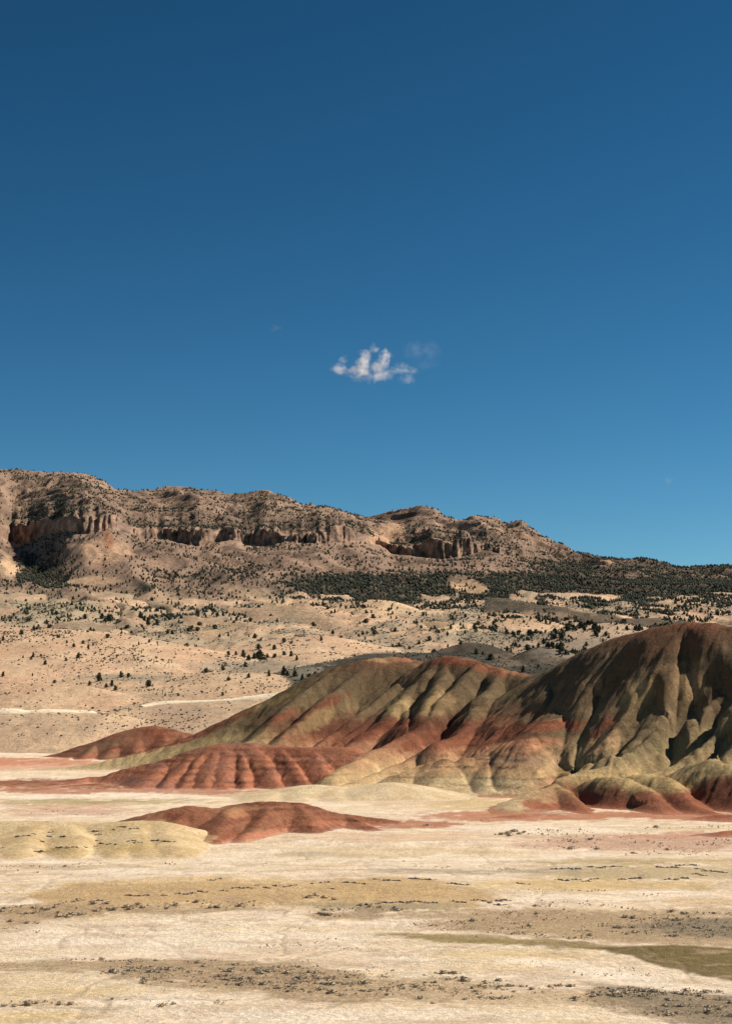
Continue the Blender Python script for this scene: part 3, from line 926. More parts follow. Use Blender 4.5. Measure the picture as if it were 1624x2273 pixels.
# ------------------------------------------------------------------ painted hills
def main_color(X, Y, Z, PX, PY, s, slope):
    n = fbm(X / 26, Y / 26, 4, 41)
    n2 = fbm(X / 7, Y / 7, 3, 42)
    u_, v_ = 0.76 * X - 0.65 * Y, 0.65 * X + 0.76 * Y
    zz = Z + 2.8 * n + 1.2 * n2 + 2.4 * fbm(u_ / 3.2, v_ / 24, 3, 404) + 1.2 * fbm(X / 1.6, Y / 1.6, 2, 405)
    right = sstep(1120, 1300, PX)
    cl_ = ramp(zz, [(0, (214, 186, 138)), (4, (204, 176, 122)), (9, (192, 152, 104)), (13, (176, 126, 88)), (17, (146, 88, 60)), (21, (116, 66, 48)),
                    (25, (118, 76, 54)), (28, (128, 106, 72)), (36, (116, 98, 68)), (46, (112, 92, 64)), (50, (118, 88, 60)), (54, (128, 78, 52))])
    cr_ = ramp(zz, [(0, (162, 92, 62)), (4, (152, 86, 60)), (7, (168, 132, 86)), (10, (188, 162, 108)), (16, (160, 138, 94)), (22, (130, 112, 78)),
                    (30, (134, 112, 78)), (38, (116, 94, 66)), (46, (112, 94, 66)), (54, (112, 90, 64)), (60, (118, 84, 58))])
    col = cl_ * (1 - right[..., None]) + cr_ * right[..., None]
    # the tongue on the far left
    left = sstep(700, 520, PX)[..., None]
    ct_ = ramp(zz, [(0, (212, 186, 138)), (4, (200, 176, 118)), (12, (184, 158, 104)), (20, (134, 114, 76)), (30, (116, 96, 66))])
    col = col * (1 - left) + ct_ * left
    pat = [
        (860, 1463, 60, 7, (190, 160, 104), 0.5), (1000, 1466, 75, 14, (140, 74, 48), 0.8, 6), (905, 1463, 40, 5, (176, 92, 60), 0.8),
        (1075, 1485, 60, 7, (160, 86, 54), 0.7, 16), (1130, 1488, 50, 5, (180, 112, 72), 0.6, 14),
        (720, 1572, 60, 15, (128, 62, 44), 0.9, -30), (625, 1590, 35, 9, (150, 72, 50), 0.85, -25),
        (600, 1560, 90, 8, (150, 130, 70), 0.6, -24), (700, 1600, 60, 20, (168, 142, 90), 0.7, -30),
        (880, 1605, 50, 16, (136, 64, 44), 0.9, -14), (800, 1630, 90, 14, (124, 60, 42), 0.85, -20), (890, 1570, 30, 25, (190, 162, 104), 0.7, -35),
        (975, 1560, 36, 26, (172, 142, 92), 0.6, -40), (960, 1640, 90, 18, (134, 68, 46), 0.85, -18),
        (1085, 1637, 60, 12, (168, 92, 62), 0.8, -12), (1020, 1645, 60, 10, (150, 78, 52), 0.7, -14), (960, 1600, 25, 20, (110, 66, 46), 0.5),
        (1220, 1612, 80, 10, (160, 80, 52), 0.95, -4), (1130, 1622, 70, 7, (158, 80, 54), 0.8, -14), (1270, 1618, 22, 10, (170, 84, 56), 0.85),
        (1150, 1660, 110, 16, (204, 148, 102), 0.8, -10), (1180, 1650, 70, 6, (190, 112, 74), 0.5, -8),
        (1160, 1690, 90, 12, (196, 160, 122), 0.7), (1000, 1700, 70, 9, (206, 164, 110), 0.6, -14),
        (1050, 1735, 120, 12, (214, 192, 140), 0.75), (1190, 1580, 45, 3, (150, 76, 52), 0.8, -10), (1120, 1590, 60, 3, (150, 80, 56), 0.6, -12),
        (1130, 1572, 60, 3, (140, 78, 56), 0.6, -10), (1110, 1600, 40, 14, (178, 116, 78), 0.5),
        (1340, 1615, 40, 18, (156, 82, 56), 0.85, -40), (1325, 1655, 22, 18, (200, 156, 106), 0.7, -45), (1400, 1560, 30, 40, (176, 148, 92), 0.5, 35),
        (1510, 1530, 35, 40, (176, 142, 92), 0.55, 30), (1540, 1390, 80, 6, (146, 80, 52), 0.7, 2), (1420, 1412, 70, 6, (128, 84, 56), 0.5, -16), (1420, 1535, 40, 26, (186, 154, 100), 0.75, -40), (1530, 1520, 40, 34, (180, 146, 96), 0.75, -50), (1355, 1640, 26, 22, (206, 164, 112), 0.8, -50), (1590, 1620, 60, 20, (164, 144, 96), 0.6, -30), (1330, 1525, 14, 30, (176, 140, 92), 0.6), (1480, 1700, 80, 14, (182, 160, 108), 0.6, -20),  # gold clay patches, also painting the sunlit spur crests lighter
        (1480, 1440, 120, 16, (128, 90, 60), 0.6, -5), (1500, 1480, 60, 10, (150, 116, 76), 0.5, -12),
        (1580, 1700, 60, 30, (178, 156, 100), 0.5), (1530, 1680, 60, 5, (160, 112, 72), 0.4, -6), (1450, 1660, 100, 12, (150, 138, 92), 0.5, -20),
        (1430, 1740, 160, 18, (206, 182, 114), 0.6, 5), (1240, 1790, 50, 10, (160, 78, 52), 0.9), (1180, 1785, 26, 12, (172, 86, 58), 0.85),
        (1390, 1785, 80, 14, (164, 82, 56), 0.85), (1530, 1775, 55, 20, (160, 80, 54), 0.9), (1600, 1750, 60, 32, (118, 58, 40), 0.9),
        (1080, 1775, 70, 18, (210, 188, 138), 0.8), (1010, 1752, 110, 6, (220, 198, 152), 0.6),
        (480, 1612, 110, 5, (140, 66, 46), 0.85, -21), (400, 1645, 90, 5, (142, 68, 48), 0.85, -18), (560, 1570, 90, 4, (120, 74, 52), 0.6, -24),
        (300, 1672, 60, 3, (160, 84, 60), 0.6, -12),
    ]
    col = paint(col, PX, PY, X, Y, pat, 10, 4, 22.0, 43)
    # thin grey and rust strata
    st = np.sin(2 * math.pi * (Z + 0.6 * n + 0.25 * n2) / 2.6 + 2 * fbm(X / 60, Y / 60, 2, 45))
    w = sstep(0.55, 0.95, st) * sstep(-0.1, 0.3, fbm(X / 30, Y / 18, 3, 46))
    cream = sstep(0.3, 0.45, col.mean(-1))
    col = col * (1 - (0.45 * w * (0.6 + 0.4 * cream))[..., None] * np.array([0.85, 1.0, 1.05]))
    # grey ledges in the pale lower beds
    z1 = Z + 0.5 * n
    led = (np.exp(-((z1 - 12.2) / 0.35) ** 2) + np.exp(-((z1 - 9.6) / 0.30) ** 2) + np.exp(-((z1 - 6.0) / 0.3) ** 2)) * sstep(880, 960, PX) * sstep(1250, 1190, PX)
    led = led * sstep(-0.15, 0.25, fbm(X / 9, Y / 9, 3, 47))
    col = col * (1 - np.clip(0.75 * led, 0, 0.8))[..., None]
    mot = fbm(X / 2.2, Y / 2.2, 3, 48)
    pat2 = sstep(0.1, 0.45, fbm(X / 10, Y / 10, 3, 49))
    col = col * (1 + 0.18 * mot + 0.42 * pat2 - 0.06)[..., None]
    foot = (sstep(1.3, 0.1, Z + 0.5 * n) * 0.85)[..., None]
    gcol = np.where((PX > 1060)[..., None], lin((182, 114, 86)), lin(CREAM))
    return dull(col * 0.86 * (1 - foot) + gcol * foot)



def seg_dist(x, y, pts):
    """distance and picture side (right positive) from a polyline in world x, y"""
    best = np.full(x.shape, 1e9)
    side = np.zeros(x.shape)
    tt = np.zeros(x.shape)
    n = len(pts) - 1
    for k, (a, b) in enumerate(zip(pts[:-1], pts[1:])):
        dx, dy = b[0] - a[0], b[1] - a[1]
        l2 = dx * dx + dy * dy + 1e-9
        t = np.clip(((x - a[0]) * dx + (y - a[1]) * dy) / l2, 0, 1)
        ox, oy = x - a[0] - t * dx, y - a[1] - t * dy
        d = np.sqrt(ox * ox + oy * oy)
        m = d < best
        best = np.where(m, d, best)
        side = np.where(m, np.sign(dx * oy - dy * ox), side)
        tt = np.where(m, (k + t) / n, tt)
    return best, side, tt


# gully floors: line from the top down, depth, width on the left and on the right
GULLY = [
    (B([(1170, 160), (1040, 215), (900, 285), (720, 400), (560, 495), (400, 605), (300, 690)]), 4.0, 2.5, 9),
    (B([(600, 290), (450, 380), (340, 465), (300, 520), (180, 590), (60, 670)]), 2.0, 2, 5),
    (B([(1150, 240), (1105, 400), (1090, 480), (1070, 560)]), 2.6, 2, 7),
    (B([(1600, 390), (1480, 450), (1340, 540), (1240, 620), (1170, 680)]), 3.0, 2.5, 8),
    (C([(385, 410), (430, 470), (455, 515), (400, 590), (350, 655), (290, 710), (180, 775), (60, 845)]), 3.2, 2.5, 6),
    (C([(300, 770), (340, 810), (400, 860), (480, 930), (560, 990)]), 1.4, 2, 3),
    (C([(820, 330), (770, 450), (735, 560), (700, 640), (650, 730), (622, 800), (595, 880), (585, 960)]), 4.4, 3, 10),
    (C([(1180, 430), (1100, 520), (1000, 640), (920, 730), (880, 790), (850, 850)]), 5.0, 3, 10),
    (C([(1560, 190), (1480, 330), (1400, 430), (1320, 530), (1250, 590), (1100, 690), (960, 780), (850, 870), (740, 930)]), 5.2, 3.5, 11),
    (C([(1640, 385), (1500, 470), (1350, 548), (1260, 605)]), 4.0, 3, 9),
    (C([(1640, 550), (1500, 640), (1400, 700), (1370, 770), (1310, 840), (1200, 920), (1100, 990), (1040, 1030)]), 5.0, 3, 10),
    (C([(1640, 725), (1560, 790), (1522, 850), (1525, 920)]), 4.0, 3, 9),
    (B([(1400, 820), (1450, 900), (1500, 1000)]), 1.6, 2, 4), (E([(10, 200), (30, 320), (40, 420), (70, 460)]), 1.8, 2, 4), (B([(1240, 780), (1250, 810), (1110, 900), (1110, 980)]), 1.4, 2, 4),
    (E([(985, 540), (940, 585), (920, 630)]), 1.6, 2, 5), (E([(600, 470), (630, 525), (660, 570), (700, 630)]), 1.6, 2, 5), (E([(1265, 425), (1330, 490), (1400, 560), (1450, 604)]), 1.8, 2, 6),
]


def engrave(X, Y, Z):
    PX, PY = proj(X, Y, Z)
    out = Z.copy()
    keep = np.ones(X.shape)
    for rd in MR[:3]:
        keep = np.minimum(keep, sstep(2, 16, seg_dist(X, Y, ridge_world(rd[0], rd[1], rd[2])[:, :2])[0]))
    for pts, dp, wl_, wr_ in GULLY:
        p_ = np.array(pts)
        L_ = np.concatenate([[0], np.cumsum(np.hypot(np.diff(p_[:, 0]), np.diff(p_[:, 1])))])
        t_ = np.linspace(0, L_[-1], 12)
        w = []
        for a, b, tq in zip(pchip(L_, p_[:, 0], t_), pchip(L_, p_[:, 1], t_), t_ / L_[-1]):
            b = b - 0.6 * dp * sstep(0, 0.25, tq) * FOC / 680
            d2 = (PX - a) ** 2 + (PY - b) ** 2
            k = np.unravel_index(np.argmin(np.where(d2 < max(12.0, d2.min() + 3), Y, 1e9)), Y.shape)
            w.append((X[k], Y[k]))
        w = np.array(w)
        w[1:-1] = 0.25 * w[:-2] + 0.5 * w[1:-1] + 0.25 * w[2:]
        d, sd, t = seg_dist(X, Y, w)
        d = d + 0.6 * fbm(X / 5, Y / 5, 2, 411) * sstep(0, 4, d)
        out = out - keep * dp * sstep(0, 0.22, t) * np.exp(-np.maximum(d, 0) / np.where(sd > 0, wr_, wl_))
    return out


def main_rills(X, Y, Z):
    Z = engrave(X, Y, Z)
    u, v = 0.76 * X - 0.65 * Y, 0.65 * X + 0.76 * Y
    h = sstep(1, 8, Z)
    return Z + h * (0.65 * ridged(u / 7 + 0.5 * fbm(X / 20, Y / 20, 2, 401), v / 40, 2, 402) + 0.38 * ridged(u / 2.6 + 0.4 * fbm(X / 6, Y / 6, 2, 407), v / 14, 3, 403))


MR = [
    # skyline ridges
    ([(10, 1714), (91, 1707), (192, 1697)] + A([(450, 800), (700, 745), (850, 703), (1000, 645), (1080, 610), (1150, 575), (1300, 505), (1450, 435), (1624, 360)])
     + B([(320, 330), (550, 210), (750, 150), (880, 125), (970, 118), (1080, 135), (1180, 170)]), 822, 856, .70, .70, 7),
    (B([(1160, 175), (1220, 145), (1280, 125), (1340, 118), (1430, 130), (1530, 160)]) + C([(0, 340), (140, 372), (300, 403), (390, 396)]), 822, 752, 1.0, 1.0, 6),
    (C([(390, 396), (500, 340), (600, 285), (750, 215), (900, 150), (1050, 110), (1200, 75), (1330, 55), (1420, 52), (1500, 65), (1624, 90), (1900, 190), (2200, 330)]), [752, 730, 700, 672, 662, 656, 650], 0, .92, .92, 9),
    # spurs of the left summit
    (B([(620, 185), (420, 330), (250, 470), (130, 600), (20, 690)]), 846, 775, .55, .75, 5),
    (B([(900, 125), (650, 300), (480, 420), (330, 560), (190, 700)]), 852, 762, .55, .8, 6),
    # the second summit
    (B([(1330, 120), (1150, 270), (1010, 420), (900, 545), (760, 655), (620, 735)]), 808, 722, .60, .85, 7),
    (B([(1000, 300), (780, 470), (560, 630), (450, 715)]), 800, 745, .6, .9, 4),
    (B([(1180, 230), (900, 470), (700, 620), (560, 720)]), 804, 738, .6, .9, 4),
    (B([(1530, 160), (1400, 320), (1270, 430), (1170, 560), (1000, 670), (800, 765), (640, 855), (540, 905)]), 778, 654, .58, .85, 7),
    (B([(1370, 125), (1290, 260), (1210, 380), (1160, 470)]), 806, 735, .6, .8, 6),
    (C([(230, 392), (245, 480), (170, 620), (40, 715)]) + B([(1400, 735), (1220, 745), (1000, 830), (800, 910), (590, 975)]), 764, 634, .56, .75, 6),
    (C([(100, 365), (40, 480), (-60, 560)]) + B([(1420, 610), (1250, 690)]), 770, 680, .6, .8, 6),
    (C([(330, 405), (360, 480), (330, 580), (290, 660)]), 756, 706, .6, .75, 4),
    # spur in the saddle, orange flank
    (C([(470, 355), (555, 520), (525, 630), (420, 720), (300, 800), (180, 900), (60, 985), (30, 1090)]), [742, 690, 664, 650, 642, 637, 632, 628], 0, .42, .55, 12),
    (C([(420, 720), (480, 830), (530, 930), (560, 1005)]), 652, 626, .42, .75, 8),
    (C([(690, 300), (690, 430), (690, 540), (660, 650)]), 704, 660, .7, .8, 4),
    (C([(250, 860), (300, 960), (360, 1070), (420, 1130)]), 642, 618, .3, .36, 12),
    (B([(1480, 790), (1500, 900), (1470, 1008)]), 640, 628, .30, .42, 10),
    (B([(1320, 790), (1340, 900), (1300, 1008)]), 640, 629, .30, .42, 10),
    (B([(1150, 850), (1180, 930), (1170, 1005)]), 638, 630, .30, .42, 10),
    (B([(1600, 790), (1640, 900), (1660, 1000)]), 640, 627, .30, .42, 10),
    # dark spurs on the flank of the big hill
    (C([(1150, 330), (1050, 480), (930, 640), (830, 760), (720, 890), (630, 990)]), 650, 606, .62, .75, 7),
    (C([(960, 300), (880, 430), (800, 560), (740, 680), (690, 780)]), 668, 634, .62, .75, 7),
    (C([(1460, 250), (1380, 400), (1250, 530), (1080, 670), (940, 780), (860, 860)]), 642, 600, .62, .8, 7),
    (C([(1600, 85), (1580, 300), (1460, 440), (1340, 540)]), 652, 618, .8, .7, 6),
    (C([(1900, 200), (1700, 380), (1580, 500), (1440, 620), (1290, 730), (1100, 840), (900, 930), (700, 1010), (480, 1085)]), 640, 582, .95, .48, 6),
    (C([(1900, 380), (1740, 500), (1600, 640), (1480, 770), (1350, 890), (1200, 985), (1040, 1045)]), 618, 574, .85, .48, 6),
    (C([(2000, 520), (1800, 640), (1680, 770), (1600, 880), (1560, 960), (1530, 1010)]), 604, 566, .85, .5, 6),
    # toes at the foot
    (E([(440, 440), (510, 482), (590, 540), (650, 595), (700, 645)]), 572, 518, .52, .75, 8),
    (E([(700, 420), (820, 392), (920, 410), (1020, 465), (1110, 525), (1180, 580), (1250, 640)]), 576, 516, .50, .75, 9),
    (E([(1000, 500), (1080, 545), (1160, 600), (1210, 650)]), 542, 513, .55, .75, 6),
    (E([(960, 380), (1100, 385), (1240, 435), (1330, 505), (1400, 570), (1480, 628)]), 572, 514, .52, .75, 9),
    (E([(1350, 300), (1480, 278), (1590, 325), (1700, 420), (1800, 560), (1850, 620)]), 572, 516, .55, .75, 9),
    (E([(440, 455), (340, 492), (250, 550), (160, 612)]), 570, 524, .34, .4, 12),
]
ridge_hill('painted_hill', MR, main_color, -0.225, 0.285, 500, 930, 800, 380, k=0.5, wn=2.4, wsc=22, rough=0.16, rsc=5.0, flare=0.9, steep=1.5, sharp=0.45, first=3, post=main_rills)


def red_color(light, dark, grey, zs=1.9, pats=()):
    def f(X, Y, Z, PX, PY, s, slope):
        n = fbm(X / 18, Y / 18, 4, 51)
        n2 = fbm(X / 5, Y / 5, 3, 52)
        v = np.sin(2 * math.pi * (Z + 0.9 * n + 0.35 * n2 + 0.5 * fbm(X / 1.5, Y / 8, 3, 406)) / zs) * 0.5 + 0.5
        m = (v * sstep(-0.4, 0.3, n))[..., None]
        col = lin(light) * (1 - m) + lin(dark) * m
        g = (sstep(0.05, 0.35, fbm(X / 22, Z / 3, 3, 53)) * 0.5)[..., None]
        col = col * (1 - g) + lin(grey) * g
        col = paint(col, PX, PY, X, Y, pats, 10, 4, 16.0, 54)
        col = col * (1 + 0.22 * fbm(X / 1.8, Y / 1.8, 3, 55))[..., None]
        e = (sstep(1.0, 0.05, Z + 0.6 * n) * 0.75)[..., None]
        col = col * (1 - e) + lin((198, 150, 120)) * e
        return dull(col)
    return f


# small red hill far behind the tongue
RH1 = [
    (A([(100, 757), (170, 740), (250, 710), (420, 660), (560, 605), (680, 578), (740, 570), (800, 578), (900, 605), (980, 622), (1080, 645), (1250, 690)]), 1005, 1000, .6, .6, 6),
    (A([(660, 585), (650, 660), (630, 720), (610, 790)]), 1002, 955, .5, .75, 5),
    (A([(780, 578), (810, 640), (830, 700), (860, 760)]), 1002, 955, .5, .75, 5),
    (A([(540, 615), (500, 690), (450, 760), (420, 800)]), 1004, 955, .5, .7, 5),
    (A([(400, 668), (340, 720), (280, 775)]), 1004, 965, .5, .7, 5),
    (A([(920, 610), (960, 680), (1000, 740)]), 1002, 955, .5, .7, 5),
]
ridge_hill('red_hill', RH1, red_color((148, 88, 62), (110, 58, 42), (140, 106, 74), 3.0, [(230, 1655, 60, 10, (140, 108, 76), 0.7, -14), (290, 1650, 16, 14, (164, 110, 76), 0.6), (350, 1628, 30, 14, (130, 58, 40), 0.8)]),
           -0.20, -0.05, 930, 1060, 260, 110, k=0.5, wn=1.0, rough=0.1, flare=0.8, steep=1.3, sharp=0.5, first=1)

# ribbed red hill in front of the main hill
RH2 = [
    (A([(-330, 962), (-100, 950), (100, 940), (250, 916), (330, 907), (410, 906), (520, 870), (700, 825), (870, 785), (1000, 730), (1100, 705), (1200, 685), (1290, 678), (1400, 680)])
     + B([(100, 690), (250, 700), (400, 708), (560, 706), (700, 715)]), 704, 692, .75, .75, 5),
    (A([(860, 785), (760, 880), (640, 985)]), 700, 654, .30, .45, 9),
    (A([(1040, 720), (960, 810), (880, 900), (800, 990)]), 698, 652, .42, .8, 5), (A([(1110, 705), (1040, 800), (980, 900), (925, 990)]), 698, 652, .45, .75, 5),
    (A([(1190, 688), (1150, 790), (1110, 900), (1085, 992)]), 697, 651, .42, .6, 8), (A([(1270, 680), (1230, 790), (1215, 880), (1205, 990)]), 696, 651, .42, .7, 9),
    (A([(1300, 682), (1335, 780), (1350, 880), (1358, 985)]), 696, 652, .5, .95, 5),
    (A([(1410, 682), (1475, 780), (1530, 880), (1570, 975)]), 696, 653, .5, .95, 8), (B([(210, 697), (295, 790), (350, 865), (405, 950)]), 694, 654, .52, .95, 8),
    (B([(420, 708), (480, 790), (515, 850), (545, 905)]), 694, 657, .48, .8, 8),
    (A([(330, 907), (220, 940), (60, 985)]), 702, 672, .2, .3, 3),
]
ridge_hill('red_hill', RH2, red_color((168, 98, 68), (120, 64, 46), (146, 108, 90), 2.3,
                                     [(380, 1670, 60, 5, (150, 122, 110), 0.5, -14), (540, 1655, 60, 6, (150, 114, 98), 0.5), (330, 1738, 90, 6, (140, 106, 94), 0.5),
                                      (690, 1715, 40, 16, (182, 98, 68), 0.7), (560, 1725, 120, 10, (180, 106, 76), 0.5), (660, 1668, 70, 10, (140, 70, 52), 0.7),
                                      (745, 1672, 60, 14, (150, 92, 62), 0.6), (480, 1730, 60, 8, (164, 102, 74), 0.5)]),
           -0.225, 0.005, 630, 730, 460, 150, k=0.4, wn=1.6, wsc=10, rough=0.10, rsc=3, flare=0.6, steep=1.7, sharp=0.4, first=1)

# low red hill in the middle ground
RH3 = [
    ([(270, 1826), (300, 1815), (370, 1797), (430, 1787), (470, 1793), (490, 1793), (520, 1785), (600, 1777), (650, 1778), (720, 1796), (800, 1809), (860, 1818), (915, 1831)],
     [446, 448, 452, 456, 466, 476, 480, 472], 0, .5, .5, 4),
    ([(430, 1788), (400, 1810), (365, 1834), (335, 1852)], 452, 420, .28, .5, 3), ([(520, 1786), (500, 1812), (484, 1838), (472, 1860)], 456, 412, .26, .5, 4),
    ([(600, 1778), (585, 1812), (560, 1840), (535, 1860)], 466, 418, .26, .45, 3), ([(655, 1779), (680, 1808), (690, 1836)], 470, 448, .26, .4, 3),
    ([(770, 1805), (800, 1822), (830, 1836)], 478, 456, .2, .3, 3), ([(360, 1800), (330, 1822), (300, 1838)], 450, 432, .25, .4, 3),
]
ridge_hill('red_hill', RH3, red_color((146, 88, 60), (108, 58, 42), (168, 124, 84), 1.6,
                                     [(345, 1850, 40, 24, (200, 160, 106), 0.8), (450, 1862, 40, 12, (196, 158, 110), 0.8, 8), (515, 1803, 26, 10, (178, 124, 80), 0.7, 20),
                                      (640, 1812, 70, 12, (150, 98, 62), 0.5), (760, 1828, 120, 8, (180, 106, 74), 0.7), (390, 1812, 40, 8, (128, 54, 38), 0.8),
                                      (560, 1855, 90, 8, (186, 112, 80), 0.8, -10), (870, 1832, 80, 5, (186, 112, 82), 0.8), (500, 1862, 40, 10, (140, 64, 44), 0.8, -20)]),
           -0.16, 0.08, 385, 520, 400, 190, k=0.3, wn=0.8, wsc=10, rough=0.06, rsc=3.0, flare=0.35, offset=0.2, steep=1.7, sharp=0.4, first=1)


def mound_color(c1, c2, pats=()):
    def f(X, Y, Z, PX, PY, s, slope):
        n = fbm(X / 9, Y / 9, 4, 56)
        m = sstep(-0.3, 0.4, n)[..., None]
        col = lin(c1) * (1 - m) + lin(c2) * m
        col = paint(col, PX, PY, X, Y, pats, 12, 3, 10.0, 57)
        col = col * (1 + 0.10 * fbm(X / 1.2, Y / 1.2, 3, 58))[..., None]
        e = (sstep(0.5, 0.1, Z + 0.2 * n) * 0.9)[..., None]
        return col * (1 - e) + lin(CREAM) * e
    return f


# pale clay mounds
CM1 = [
    ([(-140, 1823), (0, 1822), (80, 1820), (150, 1820), (200, 1824), (260, 1821), (330, 1820), (380, 1830)], 428, 424, .28, .28, 4),
    ([(-60, 1824), (-40, 1860), (-30, 1904)], 426, 374, .26, .36, 3), ([(90, 1822), (60, 1860), (40, 1905)], 426, 373, .24, .36, 3), ([(150, 1822), (165, 1860), (165, 1905)], 426, 373, .24, .42, 3),
    ([(290, 1822), (310, 1855), (330, 1895)], 426, 378, .24, .36, 3), ([(350, 1826), (375, 1858), (395, 1890)], 424, 380, .24, .36, 3), ([(330, 1822), (290, 1865), (262, 1900)], 426, 376, .24, .4, 3),
]
ridge_hill('clay_mound', CM1, mound_color((198, 170, 122), (214, 188, 142), [(205, 1895, 14, 16, (222, 198, 146), 0.8), (130, 1890, 50, 10, (180, 152, 96), 0.5), (290, 1880, 70, 10, (188, 158, 96), 0.6), (60, 1840, 40, 8, (190, 162, 112), 0.6)]),
           -0.26, 0.0, 352, 470, 420, 150, k=0.3, wn=0.8, wsc=9, rough=0.05, rsc=2.5, flare=0.22, offset=0.15, mat=M_GROUND)
CM2 = [
    (B([(-100, 1018), (100, 1000), (250, 985), (350, 968), (450, 960), (560, 968), (700, 985), (820, 965), (960, 945), (1080, 960), (1220, 1010)]), 612, 606, .2, .2, 4),
    (B([(430, 962), (400, 1010), (360, 1066)]), 610, 578, .16, .28, 4), (B([(560, 970), (590, 1020), (620, 1058)]), 610, 580, .16, .24, 4), (B([(250, 985), (180, 1020), (120, 1046)]), 610, 582, .16, .28, 3),
    (B([(820, 966), (800, 1010), (780, 1046)]), 608, 584, .16, .26, 3), (B([(960, 946), (980, 1000), (1000, 1036)]), 608, 588, .16, .26, 3),
]
ridge_hill('clay_mound', CM2, mound_color((206, 180, 138), (218, 196, 156), [(690, 1755, 40, 6, (222, 204, 158), 0.6)]),
           -0.10, 0.06, 570, 640, 300, 100, k=0.3, wn=0.8, wsc=9, rough=0.05, rsc=2.5, flare=0.25, offset=0.15, mat=M_GROUND)
for cr, dd, sl in (([(1090, 1822), (1115, 1811), (1140, 1808), (1165, 1810), (1205, 1822)], 503, .2), ([(935, 1812), (980, 1806), (1010, 1803), (1050, 1806), (1110, 1812)], 520, .18),
                   ([(1510, 1862), (1545, 1852), (1590, 1846), (1650, 1840), (1760, 1838)], 440, .22), ([(1525, 1824), (1560, 1815), (1600, 1809), (1650, 1808), (1760, 1810)], 492, .2)):
    xs_ = [(p_[0] - CX) / FOC for p_ in cr]
    ridge_hill('red_mound', [(cr, dd, dd, sl, sl, 3)], red_color((170, 94, 64), (140, 70, 48), (182, 118, 86), 1.2),
               min(xs_) - 0.02, max(xs_) + 0.02, dd - 16, dd + 16, 120, 60, k=0.3, wn=1.0, wsc=8, rough=0.05, rsc=2.0, flare=0.2, offset=0.15, mat=M_GROUND)


# ------------------------------------------------------------------ what the camera can see of the terrain
ZW, ZH = 812, 1137
ZB = np.full((ZH, ZW), 1e9)
for nm, X, Y, Z, PX, PY in SURF:
    ix, iy = (PX / 2).astype(int).ravel(), (PY / 2).astype(int).ravel()
    ok = (ix >= 0) & (ix < ZW) & (iy >= 0) & (iy < ZH) & (Z.ravel() > -20)
    np.minimum.at(ZB, (iy[ok], ix[ok]), Y.ravel()[ok])
# fill downwards a little so that sparse rows leave no holes
for _ in range(2):
    ZB[1:] = np.minimum(ZB[1:], np.where(ZB[1:] > 1e8, ZB[:-1], 1e9))


def visible(x, y, z, h):
    px, py = proj(x, y, z + 0.6 * h)
    ix, iy = np.clip((px / 2).astype(int), 0, ZW - 1), np.clip((py / 2).astype(int), 0, ZH - 1)
    inside = (px > 2) & (px < 1622) & (py > 0) & (py < 2270)
    return inside & (y < ZB[iy, ix] * 1.012 + 2)


# ------------------------------------------------------------------ vegetation meshes
def tuft_mesh(name, n, shape, size, seed, mat, core=True):
    """n small leaf sprays spread through a crown volume of unit height"""
    r = np.random.default_rng(seed)
    V, F = [], []
    lob = r.uniform(0, 2 * math.pi, 4)
    for i in range(n):
        h = r.uniform(0.04, 1) ** 0.9
        a = r.uniform(0, 2 * math.pi)
        R = shape(h) * (1 + 0.28 * math.sin(3 * a + lob[0] + 4 * h) + 0.18 * math.sin(5 * a + lob[1]))
        rr = R * r.uniform(0.45, 1.0) ** 0.6
        c = np.array([rr * math.cos(a), rr * math.sin(a), h])
        d = np.array([math.cos(a), math.sin(a), r.uniform(0.1, 1.0)])
        d /= np.linalg.norm(d)
        e = np.cross(d, r.normal(size=3))
        e /= np.linalg.norm(e)
        sz = size * r.uniform(0.6, 1.3)
        b = len(V)
        V += [c - e * sz, c - d * sz * 0.8, c + e * sz, c + d * sz * 1.2]
        F.append((b, b + 1, b + 2, b + 3))
    if core:
        m = 7
        b = len(V)
        for hh in (0.05, 0.3, 0.6, 0.88):
            for k in range(m):
                a = 2 * math.pi * k / m
                R = shape(hh) * 0.68 * r.uniform(0.75, 1.1)
                V.append(np.array([R * math.cos(a), R * math.sin(a), hh]))
        for q in range(3):
            for k in range(m):
                F.append((b + q * m + k, b + q * m + (k + 1) % m, b + (q + 1) * m + (k + 1) % m, b + (q + 1) * m + k))
    return make_mesh(name, np.array(V), np.array(F), mat, None, False)


def cone_shape(w, top):
    return lambda h: w * (min(1.0, (h + 0.10) / 0.28) * max(0.0, 1 - h) ** top + 0.02)


CROWNS = [tuft_mesh('crown', 130, cone_shape(w, t), 0.085, 500 + i, M_JUNI) for i, (w, t) in
          enumerate([(0.46, 0.55), (0.38, 0.7), (0.55, 0.5), (0.30, 0.75), (0.62, 0.45), (0.42, 0.6)])]


def trunk_mesh(seed):
    r = np.random.default_rng(seed)
    V, F = [], []

    def limb(p, q, r0, r1, n=5):
        b = len(V)
        for c, rad in ((p, r0), ((p + q) / 2 + r.normal(size=3) * 0.012, (r0 + r1) / 2), (q, r1)):
            for k in range(n):
                a = 2 * math.pi * k / n
                V.append(c + np.array([rad * math.cos(a), rad * math.sin(a), 0]))
        for q_ in range(2):
            for k in range(n):
                F.append((b + q_ * n + k, b + q_ * n + (k + 1) % n, b + (q_ + 1) * n + (k + 1) % n, b + (q_ + 1) * n + k))
    limb(np.array([0, 0, -0.06]), np.array([0.02, 0.01, 0.75]), 0.05, 0.012)
    for i in range(4):
        a = r.uniform(0, 6.28)
        z0 = 0.12 + 0.1 * i
        limb(np.array([0, 0, z0]), np.array([0.22 * math.cos(a), 0.22 * math.sin(a), z0 + 0.2]), 0.022, 0.006)
    return make_mesh('trunk', np.array(V), np.array(F), M_BARK, None, True)


